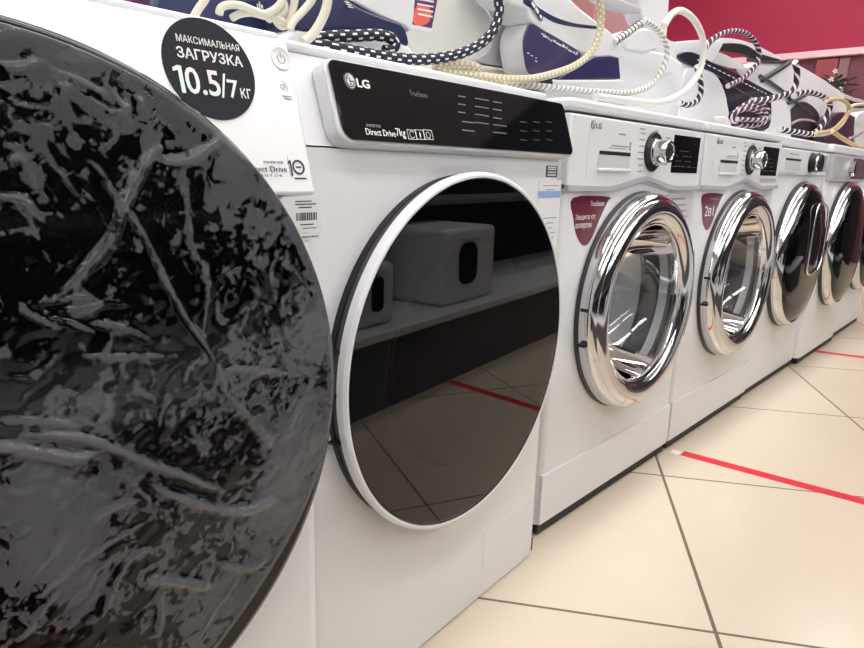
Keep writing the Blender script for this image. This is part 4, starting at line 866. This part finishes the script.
for k in range(9):
    f = k/8*.95; q = at(642-f*27, 22.5+f*19, .09)-o.location; ax_ = (at(614, 42, .09)-at(644, 21, .09)).normalized()
    lathe('rib', [(.0066, -.0008), (.0082, -.0006), (.0082, .0006), (.0066, .0008)], q, DGREY if False else GASKET, o, 20, ax_)
cord('steam_hose', [(664, 26), (672, 14), (682, 11), (694, 20), (702, 36), (703.5, 52), (699, 72), (687, 89), (670, 99.5), (650, 103.5, .085), (632, 101, .07), (612, 99, .05), (596, 97, .035)], .095, .0080, C_WHITE, label='smooth white hose standing in a tall loop before the crimson wall', cat='hose')
cord('twisted_cord', [(679, 103), (688, 105), (697, 101), (701, 91), (700, 80), (697, 66)], .15, .0078, C_BW, label='short black and white twisted cord hanging beside the white hose loop')
cord('twisted_cord', [(704, 50), (712, 40), (723, 33.5), (735, 31), (747, 34), (755, 42), (759, 52), (758, 62), (752, 70), (742, 79), (728, 86)], .175, .0080, C_PW, label='pink and black twisted cord arching high over the black iron handle')
cord('twisted_cord', [(795, 62), (797, 72), (796, 84), (791, 92), (778, 97), (764, 100), (752, 101)], .20, .0115, C_BWL, label='thick black and white twisted cord dropping from the dark bar')
knot = [(731, 116), (741, 107), (753, 102), (764, 105), (769, 114), (765, 122), (752, 126), (738, 123), (730, 117), (738, 111), (750, 106), (762, 110), (767, 117), (758, 124), (744, 126), (733, 121), (736, 113), (748, 109), (760, 113), (764, 119), (750, 120), (737, 119)]
cord('twisted_cord', [(a, b_, .155-.0022*i) for i, (a, b_) in enumerate(knot)], .14, .0072, C_PWL, label='purple twisted cord wound into a knot above the 2 in 1 machine', per=7)
cord('cord_plug', [(715, 118), (720, 118), (726, 119)], .12, .0055, BEIGEP, label='pale plug end lying left of the purple cord knot', cat='plug')
cord('twisted_cord', [(779, 129), (788, 131), (801, 133), (812, 134), (821, 127), (828, 113), (830, 104), (823, 97), (812, 93), (802, 93), (794, 96)], .16, .0115, C_BWL, label='black and white twisted cord looping before the dark well')
cord('braided_cord', [(816, 133), (832, 130), (844, 119), (849, 110), (847, 103), (838, 99), (826, 101)], .128, .0085, C_TAN, label='tan braided cord curling at the far right, uppermost of the tan ones')
cord('braided_cord', [(806, 135), (826, 134), (840, 126), (848, 114), (852, 106), (866, 104), (880, 102)], .195, .0085, C_CREAM, label='cream braided cord running out of the frame at right')
cord('braided_cord', [(832, 131), (842, 138), (854, 145), (866, 150), (880, 154)], .115, .0095, C_TAN, label='tan braided cord hanging down at the right edge')
cord('twisted_cord', [(850, 138), (856, 136), (864, 132), (876, 130)], .14, .006, C_PW, label='short purple twisted cord at the right edge')
# ivory cables left
cord('cable', [(210, -14), (206, -2), (199, 8), (192, 20)], .05, .0042, C_IVORY, label='short ivory cable crossing the navy iron at its left', group=G)
cord('cable', [(219, 14), (221, 8), (228, 5), (240, 5.5), (252, 10), (263, 14), (272, 11), (280, 4), (286, -8)], .045, .0042, C_IVORY, label='ivory cable arching across the navy iron')
cord('cable', [(232, 18), (240, 14), (252, 13), (264, 16), (276, 19), (284, 22)], .05, .004, C_IVORY, label='ivory cable lying low under the arching one')
cord('cable', [(290, 30), (293, 22), (304, 10), (312, 0), (318, -12)], .04, .0045, C_IVORY, label='ivory cable rising beside the power button corner')
cord('cable', [(303, 42), (312, 35), (320, 23), (326, 9), (328, -4), (329, -14)], .028, .0056, C_IVORY, label='thick ivory cable crossing the navy band to the machine corner')
cord('cable', [(268, 20), (276, 10), (283, 2), (284, 12), (276, 20), (284, 26), (292, 12), (296, -6)], .06, .0045, C_IVORY, label='crumpled ivory cable bunch left of the navy band')

# things behind seen through the handles
CARD = mat('brown_carton', srgb(170, 120, 90), .7); CARDM = mat('mauve_carton', srgb(178, 132, 132), .6)
def carton(px0, px1, pt, y, m, label):
    a = at(px0, pt, y); b = at(px1, pt, y); o = box('cardboard_box', (-(b.x-a.x)/2, 0, 0), ((b.x-a.x)/2, .3, a.z-.9), m, None, .004)
    o.location = ((a.x+b.x)/2, y, .9); tag(o, label, 'box')
    return o
c1 = carton(536, 578, -12, 1.3, CARD, 'brown cardboard box seen through the gap above the navy trim stripe')
c2 = carton(596, 632, -6, 1.3, CARDM, 'mauve cardboard box seen through the handle of the white station')
t = empty('display_plinth', ((c1.location.x+c2.location.x)/2, 1.5, 0), 0, 'grey display plinth carrying the cardboard boxes behind the row', 'plinth')
box('plinth_body', (-1.1, -.25, 0), (1.1, .25, .88), SHF, t); box('plinth_top', (-1.12, -.27, .8805), (1.12, .27, .8998), SHW, t, .003)

# plant at the end wall
LEAF = mat('leaf_green', srgb(88, 108, 84), .5); POT = mat('planter_grey', srgb(120, 100, 102), .6); FLW = mat('petal_white', srgb(245, 240, 240), .5)
t = empty('potted_plant', (5.3, .84, 0), 0, 'green potted plant with white flowers before the end wall pillar', 'plant')
lathe('planter', [(0, 0), (.10, 0), (.14, .9), (.13, .92), (.12, .88), (0, .88)], (0, 0, 0), POT, t, 32, Vector((0, 0, 1)))
vs = []; fs = []; rnd = random.Random(5)
for i in range(420):
    a = rnd.uniform(0, 2*PI); r = rnd.uniform(0, .12); z = .9+rnd.uniform(0, .62); c = Vector((r*math.cos(a), r*math.sin(a), z)); d = Vector((math.cos(a), math.sin(a), rnd.uniform(-.3, .8))).normalized(); s_ = d.cross(Vector((0, 0, 1))).normalized(); L_ = rnd.uniform(.05, .09)
    up_ = s_.cross(d)*.006; k = len(vs); vs += [c, c+d*L_*.5+s_*.018+up_, c+d*L_, c+d*L_*.5-s_*.018+up_, c+d*L_*.5+Vector((0, 0, -.004))]; fs += [(k, k+1, k+2, k+4), (k, k+4, k+2, k+3), ]
f_ = pyd('foliage', vs, fs, LEAF, t)
for i, (dy, z) in enumerate(((-.02, 1.56), (.09, 1.44), (-.08, 1.42), (.03, 1.34), (.0, 1.5))):
    vs = []; fs = []
    for k in range(5):
        a = 2*PI*k/5; b_ = len(vs); vs += [(-.13, dy, z), (-.135, dy+.016*math.cos(a-.4), z+.016*math.sin(a-.4)), (-.13, dy+.023*math.cos(a), z+.023*math.sin(a)), (-.135, dy+.016*math.cos(a+.4), z+.016*math.sin(a+.4))]; fs.append((b_, b_+1, b_+2, b_+3))
    pyd('flower', vs, fs, FLW, t)
tube('stem', [(0, 0, .88), (.01, .01, 1.2), (0, 0, 1.5)], .006, LEAF, t, 8, 5)

# ------------------------------------------------------------------ light and view
w = bpy.data.worlds.new('world'); sc.world = w; w.use_nodes = True; w.node_tree.nodes['Background'].inputs[0].default_value = (.9, .93, 1, 1); w.node_tree.nodes['Background'].inputs[1].default_value = .3
vs_ = sc.view_settings; vs_.view_transform = 'Standard'; vs_.look = 'None'; vs_.gamma = 1; vs_.use_curve_mapping = False; vs_.exposure = 0.74
